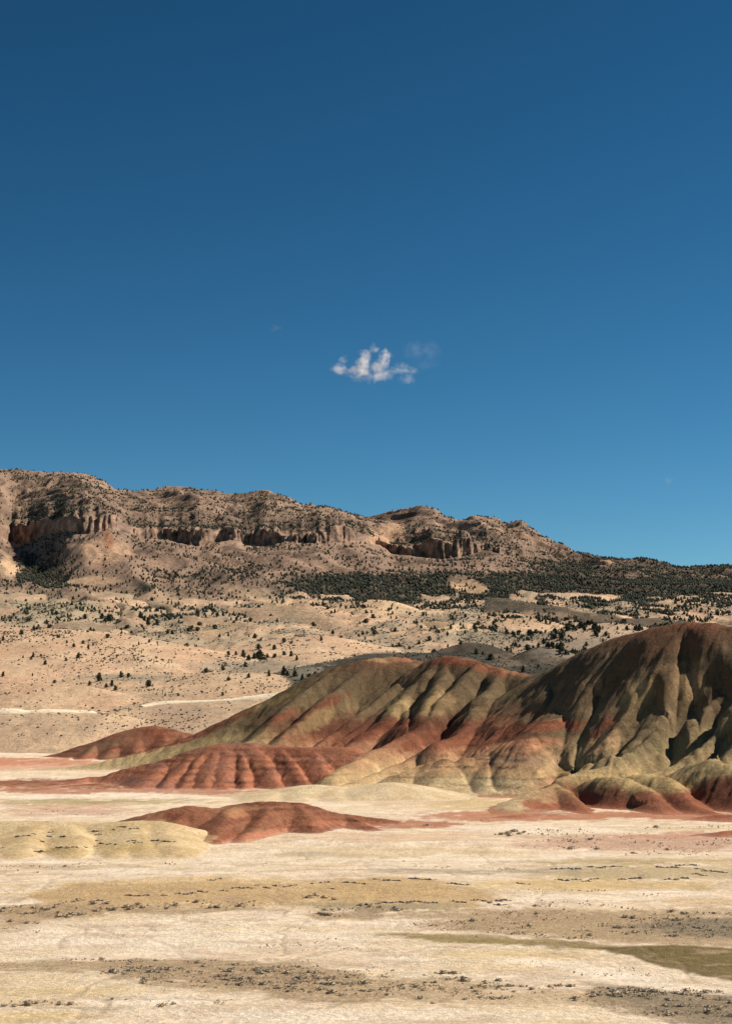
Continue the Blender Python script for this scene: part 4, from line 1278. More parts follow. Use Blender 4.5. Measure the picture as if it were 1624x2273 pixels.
TRUNKS = [trunk_mesh(600 + i) for i in range(3)]


def bush_shape(h):
    return 0.85 * math.sqrt(max(0.02, 1 - (h - 0.25) ** 2 / 0.62)) * (0.55 + 0.45 * min(1, h / 0.3))


SAGE = [tuft_mesh('sagebrush', 46, bush_shape, 0.20, 700 + i, M_SAGE) for i in range(4)]
DRYB = [tuft_mesh('dry_bush', 40, bush_shape, 0.20, 720 + i, M_DRY) for i in range(2)]

_ico = [(0, 0, 1)] + [(0.894 * math.cos(a), 0.894 * math.sin(a), 0.447) for a in np.arange(5) * 1.2566] + \
       [(0.894 * math.cos(a + 0.628), 0.894 * math.sin(a + 0.628), -0.447) for a in np.arange(5) * 1.2566] + [(0, 0, -1)]
ICO_V = np.array(_ico)
ICO_F = np.array([(0, 1 + i, 1 + (i + 1) % 5) for i in range(5)] + [(1 + i, 6 + i, 1 + (i + 1) % 5) for i in range(5)] +
                 [(1 + (i + 1) % 5, 6 + i, 6 + (i + 1) % 5) for i in range(5)] + [(11, 6 + (i + 1) % 5, 6 + i) for i in range(5)])


def mass(name, P, Hh, Ww, mat, seed, label, cat, conic=0.5, jitter=0.28):
    """one object that holds every far plant of a kind"""
    r = np.random.default_rng(seed)
    n = len(P)
    V = ICO_V[None] * (1 + jitter * r.normal(size=(n, 12, 1)).clip(-2, 2))
    a = r.uniform(0, 6.28, n)
    ca, sa = np.cos(a)[:, None], np.sin(a)[:, None]
    x, y, z = V[..., 0], V[..., 1], V[..., 2]
    sh = 1 - conic * (z * 0.5 + 0.2)
    vx = (x * ca - y * sa) * sh * Ww[:, None]
    vy = (x * sa + y * ca) * sh * Ww[:, None]
    vz = (z * 0.5 + 0.42) * Hh[:, None]
    VV = np.stack([vx + P[:, 0:1], vy + P[:, 1:2], vz + P[:, 2:3]], -1).reshape(-1, 3)
    FF = (ICO_F[None] + (np.arange(n) * 12)[:, None, None]).reshape(-1, 3)
    me = make_mesh(name, VV, FF, mat, None, False)
    o = link(name, me)
    tag(o, label, cat, None, 'stuff')
    return o


def tuft_mass(name, P, Hh, Ww, mat, seed, label, cat, nb=11):
    """low brush: every plant a spray of thin stems and leaves, all in one object"""
    r = np.random.default_rng(seed)
    n = len(P)
    a = r.uniform(0, 6.28, (n, nb))
    lean = r.uniform(0.15, 1.0, (n, nb))
    R = lean * Ww[:, None]
    hz = Hh[:, None] * (1.05 - 0.65 * lean ** 2) * r.uniform(0.7, 1.15, (n, nb))
    tip = np.stack([R * np.cos(a), R * np.sin(a), hz], -1)
    b = r.uniform(0, 6.28, (n, nb))
    w = Ww[:, None] * r.uniform(0.14, 0.30, (n, nb))
    off = np.stack([w * np.cos(b), w * np.sin(b), 0 * w], -1)
    mid = tip * np.array([0.45, 0.45, 0.12])
    V = np.stack([mid - off, mid + off, tip + 0.7 * off + np.stack([0 * w, 0 * w, -0.1 * hz], -1), tip], 2) + P[:, None, None, :]
    F = np.arange(n * nb * 4).reshape(-1, 4)
    o = link(name, make_mesh(name, V.reshape(-1, 3), F, mat, None, False))
    tag(o, label, cat, None, 'stuff')
    return o


# ------------------------------------------------------------------ junipers
def scatter(nm, dens_fn, per_m2, ymin, ymax, r):
    out = []
    for n_, X, Y, Z, PX, PY in SURF:
        if n_ != nm:
            continue
        dx = np.abs(X[:-1, 1:] - X[:-1, :-1])
        dy = np.abs(Y[1:, :-1] - Y[:-1, :-1])
        area = dx * dy
        xc, yc = X[:-1, :-1], Y[:-1, :-1]
        d = dens_fn(PX[:-1, :-1], PY[:-1, :-1], xc, yc)
        lam = area * d * per_m2 * ((yc > ymin) & (yc < ymax)) * ((PX[:-1, :-1] > -60) & (PX[:-1, :-1] < 1690))
        cnt = r.poisson(lam)
        ii, jj = np.nonzero(cnt)
        rep = np.repeat(np.arange(len(ii)), cnt[ii, jj])
        ii, jj = ii[rep], jj[rep]
        u, v = r.uniform(size=len(ii)), r.uniform(size=len(ii))

        def bil(G):
            return (G[ii, jj] * (1 - u) * (1 - v) + G[ii + 1, jj] * v * (1 - u) + G[ii, jj + 1] * u * (1 - v) + G[ii + 1, jj + 1] * u * v)
        out.append(np.stack([bil(X), bil(Y), bil(Z)], 1))
    return np.concatenate(out)


rt = np.random.default_rng(21)


def mount_dens(px, py, x, y):
    d = tree_density(px, py, x, y)
    return d ** 1.5


def foot_dens(px, py, x, y):
    d = tree_density(px, py, x, y)
    n = fbm(x / 35, y / 60, 3, 131)
    gap = sstep(-0.15, 0.3, n)
    d = np.maximum(d, 0.75 * np.exp(-(((px - 260) / 330) ** 2 + ((py - 1368) / 34) ** 2)))
    d = np.maximum(d, 0.95 * sstep(1000, 1200, px) * sstep(1398, 1376, py + 10 * n))
    d = np.maximum(d, 0.9 * sstep(640, 800, px) * sstep(1362, 1348, py + 8 * n))
    return d ** 1.6 * gap


TP = np.concatenate([scatter('mountain', mount_dens, 0.034, 2330, 4420, rt), scatter('foothills', foot_dens, 0.046, 1230, 2340, rt)])
TH = rt.uniform(2.2, 6.0, len(TP)) * np.where(TP[:, 1] > 2330, 0.95, 0.92)
# junipers one can pick out in the photograph: picture place and height in the traced frame
MAN = [p for p in P1([(20, 993, 11), (147, 988, 7), (440, 1012, 19), (395, 1030, 10), (495, 1034, 14), (465, 1040, 10), (510, 1050, 12), (535, 994, 15), (565, 992, 9),
                      (655, 1034, 15), (725, 1077, 8), (788, 1076, 7), (980, 1074, 8), (1003, 1010, 9), (1098, 999, 11), (1185, 988, 14), (910, 974, 11),
                      (985, 964, 11), (1098, 920, 13), (1125, 912, 13), (1145, 916, 22), (1080, 948, 12), (1075, 900, 14), (1010, 896, 10), (1040, 896, 9),
                      (1175, 910, 10), (1210, 906, 10), (1250, 898, 10), (1280, 902, 12), (1305, 918, 11), (1250, 985, 22), (1270, 990, 12), (1295, 992, 15),
                      (1330, 1006, 12), (1360, 996, 10), (1385, 990, 11), (1430, 984, 9), (330, 862, 9), (365, 846, 8), (395, 874, 7), (140, 918, 8),
                      (290, 922, 8), (238, 1021, 8), (480, 746, 17), (530, 770, 14), (565, 786, 12), (620, 738, 16), (650, 760, 16), (690, 765, 14), (600, 786, 12),
                      (880, 770, 11), (870, 720, 12), (670, 668, 13), (1075, 905, 12), (450, 736, 13), (335, 612, 14), (355, 625, 12), (300, 604, 12)])]
MAN += P2([(1215, 698, 14), (1160, 694, 9), (1120, 694, 8), (1055, 748, 9), (690, 735, 7), (430, 760, 9), (205, 780, 8), (130, 768, 7), (45, 700, 9), (20, 712, 7)])
mp, mh = [], []
for px_, py_, hp in MAN:
    w_ = surface_point(px_, py_)
    mp.append(w_)
    mh.append(hp * w_[1] / FOC)
NM = len(mp)
TP = np.concatenate([np.array(mp), TP])
TH = np.concatenate([np.array(mh), TH])
vis = visible(TP[:, 0], TP[:, 1], TP[:, 2], TH)
app = TH / TP[:, 1] * vis
app[:NM] *= 3
app[:NM] += 0.001 * vis[:NM]
order = np.argsort(-app)
pick = [i for i in order[:300] if app[i] > 0]
rest = np.ones(len(TP), bool)
rest[pick] = False

ORD = 'first second third fourth fifth sixth seventh eighth ninth tenth eleventh twelfth thirteenth fourteenth fifteenth sixteenth seventeenth eighteenth nineteenth twentieth'.split()
ORD += [a_ for t_, d_ in (('twenty', 'thirtieth'), ('thirty', 'fortieth'), ('forty', 'fiftieth')) for a_ in [t_ + '-' + u_ for u_ in ORD[:9]] + [d_]]


def place_labels(P, anchors, noun):
    """every thing is named after the landmark it stands nearest to, counted from the left there"""
    px, py = proj(P[:, 0], P[:, 1], P[:, 2])
    a = np.array([[q[0], q[1]] for q in anchors], float)
    near = np.argmin(((px[:, None] - a[None, :, 0]) * 0.5) ** 2 + (py[:, None] - a[None, :, 1]) ** 2, 1)
    lab, grp = [None] * len(P), [None] * len(P)
    for k in range(len(anchors)):
        m = np.nonzero(near == k)[0]
        m = m[np.argsort(px[m])]
        for j, i in enumerate(m):
            if len(m) == 1:
                lab[i] = 'only %s %s' % (noun, anchors[k][2])
            elif j < len(ORD):
                lab[i] = '%s %s from the left %s' % (ORD[j], noun, anchors[k][2])
            else:
                lab[i] = '%s %s' % (noun, anchors[k][2])
            grp[i] = '%s %s' % (noun, anchors[k][2])
    return lab, grp


TREE_ANCHORS = [
    (20, 1500, 'at left edge of the pale knoll'), (225, 1512, 'in the clump above the pale front knoll'), (280, 1500, 'on grey sage behind the front knoll'),
    (330, 1520, 'alone on tan slope above the road'), (380, 1540, 'beside the road on the tan slope'), (500, 1535, 'just above the pale road'),
    (510, 1505, 'on the bare tan slope near the pole'), (575, 1495, 'on the bare mound above the pole'), (470, 1487, 'where sage meets the tan hill'),
    (565, 1458, 'in the dark row beside the tall tree'), (610, 1455, 'in the row right of the tall tree'), (640, 1455, 'at the right end of the tree row'),
    (640, 1498, 'in the thicket above the painted slope'), (690, 1498, 'in the sage right of the thicket'), (180, 1430, 'on the crest of the broad tan hill'),
    (70, 1460, 'on the left face of the tan hill'), (150, 1465, 'low on the face of the tan hill'), (120, 1515, 'below the broad tan hill at left'),
    (245, 1375, 'in the grove above the tan hill crest'), (280, 1392, 'at the lower end of the grove'), (320, 1378, 'in the middle of the dark grove'),
    (350, 1385, 'at the right end of the grove'), (440, 1370, 'in open sage right of the grove'), (440, 1388, 'on the bare rise right of the grove'),
    (340, 1340, 'in the grey sage above the grove'), (165, 1310, 'under the bare spur on the left'), (60, 1380, 'in the sage belt at left edge'),
    (130, 1385, 'in the sage behind the tan hill'), (60, 1350, 'in the upper sage belt at left edge'), (200, 1350, 'in the upper sage belt'),
    (500, 1350, 'below the cream bluff'), (480, 1410, 'in the draw between the tan hills'), (420, 1425, 'in the wash beside the tan hill'),
    (560, 1425, 'behind the rounded tan mound'), (640, 1400, 'on the pale slope in the centre'), (720, 1420, 'behind the dark sage flat'),
    (780, 1440, 'on the dark sage flat'), (850, 1455, 'behind the left painted summit'), (900, 1400, 'on the pale badland ridge'),
    (960, 1410, 'in the strip below the badland ridge'), (1050, 1415, 'in the middle of the dark strip'), (1130, 1425, 'behind the grey knolls'),
    (1200, 1420, 'above the dark grey dome'), (1180, 1390, 'on the pale badland face'), (1280, 1425, 'above the painted saddle'),
    (1350, 1395, 'behind the shoulder of the big hill'), (1420, 1392, 'big and dark above the shoulder'), (1560, 1370, 'behind the big painted summit'),
    (1000, 1450, 'between the dark sage knolls'), (700, 1365, 'at the upper edge of the centre badlands'), (1050, 1370, 'at the lower edge of the forest belt'),
    (1250, 1375, 'in the forest edge above the knolls'), (850, 1370, 'in the forest edge above pale ridge'), (600, 1375, 'beside the cream bluff'),
]
pk = np.array(pick)
labs, grps = place_labels(TP[pk], TREE_ANCHORS, 'dark juniper')
rj = np.random.default_rng(5)
for n_, i in enumerate(pick):
    root = bpy.data.objects.new('juniper_tree', None)
    root.empty_display_size = 0.5
    COL.objects.link(root)
    x, y, z = TP[i]
    h = TH[i]
    root.location = (x, y, z - 0.05 * h)
    root.rotation_euler = (0, 0, rj.uniform(0, 6.28))
    k = h * rj.uniform(0.9, 1.25)
    root.scale = (k, k, h)
    tag(root, labs[n_], 'tree', grps[n_])
    link('crown', CROWNS[int(rj.integers(len(CROWNS)))], root)
    link('trunk', TRUNKS[int(rj.integers(3))], root)

far = rest & (TP[:, 1] > 0)
rw = np.random.default_rng(8)
hh = TH[far]
mass('juniper_forest', TP[far], hh, hh * rw.uniform(0.28, 0.46, far.sum()), M_FOREST, 9, 'dark juniper woodland scattered over the mountain and its foot slopes', 'forest', 0.75)
# low grey sagebrush of the foot slopes
SG = scatter('foothills', lambda px, py, x, y: sstep(-0.1, 0.35, fbm(x / 90, y / 140, 4, 84) + 0.5 * fbm(x / 20, y / 30, 2, 140)) * 0.9 + 0.10, 0.040, 1100, 2300, rw)
hs = rw.uniform(0.3, 1.1, len(SG)) * np.where(SG[:, 1] > 1500, 1.3, 1.0)
mass('sagebrush_cover', SG, hs, hs * rw.uniform(0.6, 1.0, len(SG)), leaf_material('sage_cover_leaf', (0.05, 0.055, 0.04), (0.12, 0.115, 0.085), 0.3), 10,
     'low grey sagebrush speckling the tan foot slopes', 'sagebrush', 0.1)

# ------------------------------------------------------------------ sagebrush of the foreground flat
# strips: centre, radii in the traced frame, number of bushes, bush size
STRIPS = [(140, 2022, 190, 15, 260, 0.8), (430, 2018, 210, 6, 150, 0.7), (40, 2060, 90, 12, 60, 0.5), (780, 2032, 120, 9, 150, 0.7), (690, 2008, 40, 6, 20, 1.0),
          (1330, 2055, 420, 34, 900, 0.5), (1520, 2058, 180, 20, 420, 0.55), (1060, 2058, 130, 10, 160, 0.5), (1200, 2015, 200, 5, 90, 0.5),
          (330, 2145, 420, 12, 260, 0.45), (560, 2172, 330, 24, 900, 0.5), (430, 2163, 200, 8, 160, 0.65), (640, 2190, 150, 14, 300, 0.55), (900, 2190, 270, 24, 420, 0.5),
          (1180, 2215, 300, 22, 300, 0.5), (760, 2215, 160, 12, 160, 0.5), (1440, 2210, 150, 14, 420, 0.5), (1560, 2245, 150, 24, 480, 0.5),
          (1180, 2200, 90, 12, 60, 0.7), (300, 2240, 260, 10, 60, 0.45), (120, 2245, 120, 10, 60, 0.5), (150, 1925, 250, 5, 120, 0.5), (1430, 1875, 280, 20, 420, 0.7),
          (1300, 1850, 160, 8, 160, 0.7), (1560, 1838, 120, 4, 90, 0.7), (1000, 1830, 60, 3, 20, 0.7), (1300, 1990, 200, 6, 120, 0.4), (900, 1935, 300, 5, 90, 0.4),
          (650, 1915, 300, 8, 60, 0.35), (700, 2105, 130, 9, 160, 0.28), (1350, 2160, 200, 10, 60, 0.35), (800, 2120, 800, 60, 160, 0.3), (160, 1805, 170, 6, 120, 0.5),
          (1500, 1900, 160, 5, 60, 0.5), (980, 2225, 250, 12, 160, 0.5), (500, 2200, 300, 10, 160, 0.5)]
rs = np.random.default_rng(33)
SP_, SS_ = [], []
for cx, cy, rx, ry, n, sz in STRIPS:
    n = int(n * 0.75)
    nc = max(4, n // 9)
    ca = rs.uniform(0, 6.28, nc)
    cr = np.sqrt(rs.uniform(size=nc))
    ux, uy = cx + rx * cr * np.cos(ca), cy + ry * cr * np.sin(ca)
    k = rs.integers(0, nc, n)
    px_ = ux[k] + rs.normal(size=n) * 14
    py_ = uy[k] + rs.normal(size=n) * 1.6
    SP_.append(np.stack([px_, py_], 1))
    SS_.append(0.42 * sz * rs.lognormal(0, 0.5, n))
# bushes one can pick out
for px_, py_, sz in [(1112, 1853, 2.0), (1126, 1850, 2.2), (1140, 1846, 2.4), (1152, 1852, 1.8), (1162, 1848, 1.6), (1130, 1857, 2.2), (1172, 1852, 1.2), (1098, 1855, 1.4), (950, 1832, 1.6),
                     (940, 1833, 1.1), (1068, 1823, 0.9), (700, 2003, 1.5), (722, 2008, 1.5), (742, 2012, 1.3), (800, 2022, 1.2), (820, 2024, 1.1), (25, 2044, 1.1), (75, 2030, 1.0),
                     (130, 2030, 1.0), (240, 2025, 1.0), (170, 2024, 0.9), (132, 2247, 0.9), (250, 2233, 0.7), (280, 2236, 0.6), (1040, 2184, 0.9), (1180, 2208, 0.9), (1140, 2215, 0.8),
                     (1275, 2228, 0.9), (960, 2250, 0.7), (85, 1942, 1.0), (40, 1935, 0.8), (996, 2168, 0.8), (1480, 2262, 0.8)]:
    SP_.append(np.array([[px_, py_]]))
    SS_.append(np.array([sz * 0.62]))
SPX = np.concatenate(SP_)
SSZ = np.concatenate(SS_)
by = ground_depth(SPX[:, 1])
bx = unproj(SPX[:, 0], SPX[:, 1], by)[0]
bz = ground_z(bx, by)
BP = np.stack([bx, by, bz], 1)
ok = (by > 150) & (by < 560) & (np.abs(bx / by) < 0.26)
BP, SSZ = BP[ok], SSZ[ok]
vis = visible(BP[:, 0], BP[:, 1], BP[:, 2], SSZ)
app = SSZ / BP[:, 1] * vis
order = np.argsort(-app)
pick = order[:300]
restb = np.ones(len(BP), bool)
restb[pick] = False
BUSH_ANCHORS = [
    (1130, 1850, 'in the blue-grey thicket below the red toes'), (950, 1832, 'beside the tip of the low red hill'), (1350, 1850, 'on pale ground under the red toes'),
    (1500, 1845, 'beside the small dark red mound'), (1450, 1880, 'on the pink flat at right'), (1300, 1880, 'on the pink flat left of the mound'),
    (40, 2030, 'at left edge of the brush row'), (120, 2025, 'in the left part of the brush row'), (210, 2025, 'in the middle of the brush row'), (300, 2022, 'in the right part of the brush row'),
    (420, 2018, 'along the lower edge of the tan swell'), (540, 2016, 'at the right end of the tan swell edge'), (700, 2006, 'in the dark hollow in the centre'), (780, 2028, 'right of the dark hollow'),
    (50, 1940, 'on cream flat above the tan swell'), (200, 1925, 'on the cream flat left of centre'), (1000, 2055, 'left of the grey sage patch'), (1120, 2050, 'at the left end of the grey sage'),
    (1240, 2050, 'in the left part of the grey sage'), (1350, 2050, 'in the middle of the grey sage'), (1460, 2050, 'right of the middle of grey sage'), (1570, 2055, 'at right edge in the grey sage'),
    (1300, 2080, 'at the lower rim of the grey sage'), (100, 2145, 'on the cream flat at left'), (220, 2145, 'in the thin brush left of the bands'), (330, 2160, 'at the head of the ribbed brush'),
    (430, 2165, 'in the upper ribbed brush'), (530, 2165, 'in the middle of the ribbed brush'), (630, 2165, 'in the right of the ribbed brush'), (480, 2195, 'below the ribbed brush'),
    (600, 2195, 'in the lower ribbed brush'), (720, 2190, 'at the right end of the ribbed brush'), (850, 2180, 'in the brown brush near the centre'), (960, 2180, 'in the brown brush right of centre'),
    (880, 2215, 'in the lower brown brush'), (1050, 2205, 'on the brown flat below the cream rise'), (1150, 2215, 'beside the pale wash'), (1260, 2225, 'left of the dark brush at right'),
    (1380, 2205, 'at the tip of the dark brush'), (1470, 2220, 'in the middle of the dark brush'), (1570, 2240, 'in the dark brush at right edge'), (130, 2245, 'near the lower left corner'),
    (280, 2240, 'on cream clay near the bottom edge'), (450, 2240, 'by the bottom edge left of centre'), (700, 2245, 'by the bottom edge in the middle'), (1000, 2245, 'by the bottom edge right of centre'),
    (1380, 2160, 'on the bright cream slope'), (700, 2105, 'in the speckled patch on the cream'), (1480, 2262, 'in the lower right corner'),
]
labs, grps = place_labels(BP[pick], BUSH_ANCHORS, 'small grey bush')
for n_, i in enumerate(pick):
    dry = rs.uniform() < 0.3
    o = link('dry_bush' if dry else 'sagebrush', DRYB[int(rs.integers(2))] if dry else SAGE[int(rs.integers(4))])
    sz = SSZ[i]
    o.location = (BP[i, 0], BP[i, 1], BP[i, 2] - 0.03)
    o.rotation_euler = (0, 0, rs.uniform(0, 6.28))
    o.scale = (sz * 0.9, sz * 0.9, sz * 0.5)
    tag(o, labs[n_], 'bush', grps[n_])
sb = SSZ[restb]
half = rs.uniform(size=len(sb)) < 0.45
tuft_mass('sagebrush_scrub', BP[restb][half], sb[half] * 0.7, sb[half] * 0.62, M_SAGE, 12, 'low grey scrub in strips across the pale flat', 'scrub')
tuft_mass('dry_scrub', BP[restb][~half], sb[~half] * 0.6, sb[~half] * 0.62, M_DRY, 13, 'low brown dry scrub in strips across the pale flat', 'scrub')


# ------------------------------------------------------------------ dark claystone ledges
def ledge_mesh(seed):
    r = np.random.default_rng(seed)
    nu, nv = 22, 6
    V, F = [], []
    cut_ = r.uniform(0, 6.28, 4)
    for i in range(nu):
        t = i / (nu - 1) * 2 - 1
        w = max(0.0, 1 - abs(t) ** 2.5) ** 0.5
        w *= np.clip(0.65 + 0.2 * math.sin(5 * t + cut_[0]) + 0.2 * math.sin(11 * t + cut_[1]) + 0.15 * r.normal(), 0.25, 1.0)
        yo = 0.5 * math.sin(3 * t + cut_[2])
        for j in range(nv):
            a = math.pi * j / (nv - 1)
            V.append((t + r.normal() * 0.02, yo - math.cos(a) * w * 0.6 + r.normal() * 0.05, math.sin(a) ** 0.5 * w * (0.7 + 0.45 * r.uniform()) - 0.22))
    for i in range(nu - 1):
        for j in range(nv - 1):
            F.append((i * nv + j, (i + 1) * nv + j, (i + 1) * nv + j + 1, i * nv + j + 1))
    V = np.array(V)
    col = np.zeros((len(V), 3)) + lin((96, 88, 80)) * (0.7 + 0.6 * r.uniform(size=(len(V), 1)))
    return make_mesh('rock_ledge', V, np.array(F), M_ROCK, col, False)


LEDGES = [ledge_mesh(800 + i) for i in range(9)]
LD = [(P5, [(105, 155, 40), (150, 153, 20), (225, 145, 40), (215, 170, 40), (185, 180, 25), (290, 165, 30), (300, 210, 80), (380, 210, 20), (160, 232, 50), (10, 210, 25), (430, 142, 40),
            (440, 155, 30), (500, 130, 15), (570, 125, 90), (430, 180, 50), (425, 205, 40), (470, 195, 60), (600, 188, 60), (720, 182, 100), (515, 195, 20), (345, 445, 30), (430, 440, 50),
            (250, 460, 15), (575, 425, 40), (640, 423, 40), (725, 420, 25), (815, 415, 70), (850, 408, 20), (895, 405, 40), (985, 398, 30), (1060, 392, 80), (1130, 383, 16), (1170, 385, 30),
            (1220, 378, 30), (1280, 375, 60), (1375, 365, 20), (1435, 370, 30), (1465, 400, 25), (1570, 368, 120), (950, 353, 60)]),
      (P6, [(75, 352, 60), (130, 356, 50), (220, 350, 60), (270, 354, 90), (410, 370, 90), (160, 455, 320), (415, 452, 60), (560, 448, 160), (700, 378, 50), (600, 465, 40), (900, 310, 120),
            (1060, 300, 150), (1430, 292, 100), (1340, 300, 100), (1500, 310, 80), (940, 355, 200), (1180, 350, 120), (1380, 352, 100), (1560, 320, 80), (1480, 330, 60)]),
      (B, [(100, 1003, 50), (130, 995, 50), (180, 1020, 60), (240, 1005, 100), (380, 998, 110), (470, 1000, 30), (550, 988, 30), (600, 995, 40), (750, 985, 30), (720, 990, 20), (960, 920, 30),
           (1020, 922, 30), (870, 945, 90), (1180, 860, 70), (1250, 835, 100), (1350, 820, 80), (1420, 800, 40), (1190, 905, 40), (1250, 960, 120), (1340, 970, 30), (1500, 845, 120), (1540, 820, 60)]),
      (E, [(60, 290, 50), (120, 280, 40), (180, 265, 40), (250, 255, 50), (290, 248, 40), (40, 330, 60), (100, 322, 40), (150, 318, 30), (210, 300, 20), (280, 295, 20)])]
LP, LL = [], []
for F_, items in LD:
    un = 0.5039 if F_ in (P5, P6) else 0.3359
    for x_, y_, l_ in items:
        n = max(1, int(round(l_ / 40)))
        for k in range(n):
            xx = x_ + (k - (n - 1) / 2) * l_ / n
            (pp,) = F_([(xx, y_ + rs.normal() * 3)])
            LP.append(surface_point(pp[0], pp[1], ('ground', 'clay_mound', 'painted_hill')))
            LL.append(l_ / n * un * 0.5 * rs.uniform(1.2, 2.0))
LP = np.array(LP)
LEDGE_ANCHORS = [
    (40, 1860, 'at the left end of the yellow mound'), (105, 1855, 'high on the yellow mound'), (150, 1880, 'in the middle of the yellow mound'), (215, 1850, 'beside the yellow mound gully'),
    (250, 1870, 'right of the yellow mound gully'), (300, 1840, 'at the top right of the yellow mound'), (360, 1865, 'under the low red hill'), (190, 1995, 'at the left end of the tan swell'),
    (300, 1987, 'left of centre on the tan swell'), (390, 1982, 'in the middle of the tan swell'), (470, 1976, 'right of centre on the tan swell'), (560, 1968, 'on the right of the tan swell'),
    (650, 1962, 'at the right end of the tan swell'), (740, 1960, 'near the swell gap'), (800, 1956, 'at the saddle of two swells'), (850, 1950, 'along the crest of the right swell'),
    (930, 1952, 'at the crest end of the right swell'), (1010, 1958, 'right of the right swell'), (860, 2002, 'in the dark line under the swell'), (960, 2003, 'in the middle of the dark line'),
    (1080, 2000, 'at the right end of the dark line'), (1270, 1928, 'left in the dark band on the flat'), (1360, 1924, 'in the upper dark band'), (1480, 1921, 'on the low yellow crest at right'),
    (1570, 1930, 'at right edge in the dark band'), (1280, 1952, 'in the lower dark band'), (1400, 1950, 'in the middle of the lower dark band'), (1500, 1950, 'at the right of the lower dark band'),
    (590, 1755, 'at the left end of the cream ledges'), (640, 1758, 'in the cream ledges below the ribbed hill'), (690, 1755, 'in the middle of the cream ledges'), (750, 1750, 'right in the cream ledges'),
    (830, 1738, 'at the foot of the striped bank'), (890, 1728, 'left on the striped bank'), (950, 1705, 'high on the striped bank'), (960, 1740, 'low on the striped bank'), (1040, 1698, 'in the centre of the striped bank'),
    (1100, 1690, 'right on the striped bank'), (1160, 1678, 'at the right end of the striped bank'), (480, 1952, 'above the tan swell')]
labs, grps = place_labels(LP, LEDGE_ANCHORS, 'dark claystone ledge')
for n_ in range(len(LP)):
    o = link('rock_ledge', LEDGES[int(rs.integers(9))])
    L_ = LL[n_] * LP[n_, 1] / FOC
    th = min(0.5, 0.2 + 0.12 * L_) * (1.3 if LP[n_, 1] > 560 else 1.0)
    o.location = LP[n_]
    o.scale = (L_, th * 2.0, th)
    o.rotation_euler = (0, rs.normal() * 0.03, rs.normal() * 0.12)
    tag(o, labs[n_], 'rock', grps[n_])


# ------------------------------------------------------------------ utility pole beside the road
def pole():
    w_ = surface_point(576, 1530)
    hgt = 23 * w_[1] / FOC
    root = bpy.data.objects.new('utility_pole', None)
    COL.objects.link(root)
    root.location = w_
    tag(root, 'thin weathered utility pole on the bare tan slope above the road', 'pole')

    def prism(name, p, q, r0, r1, n=8):
        p, q = np.array(p, float), np.array(q, float)
        d = (q - p) / np.linalg.norm(q - p)
        a = np.cross(d, (0, 1, 0.01))
        a /= np.linalg.norm(a)
        b = np.cross(d, a)
        V = [c + rad * (math.cos(t) * a + math.sin(t) * b) for c, rad in ((p, r0), (q, r1)) for t in np.arange(n) * 2 * math.pi / n]
        F = [(k, (k + 1) % n, n + (k + 1) % n, n + k) for k in range(n)]
        link(name, make_mesh(name, np.array(V), np.array(F), M_WOOD, None, True), root)
    prism('post', (0, 0, -0.5), (0, 0, hgt), 0.17, 0.12)
    prism('crossarm', (-0.9, 0, hgt - 0.5), (0.9, 0, hgt - 0.5), 0.07, 0.07, 6)
    for x in (-0.8, 0.8):
        prism('insulator', (x, 0, hgt - 0.45), (x, 0, hgt - 0.2), 0.06, 0.04, 6)


pole()


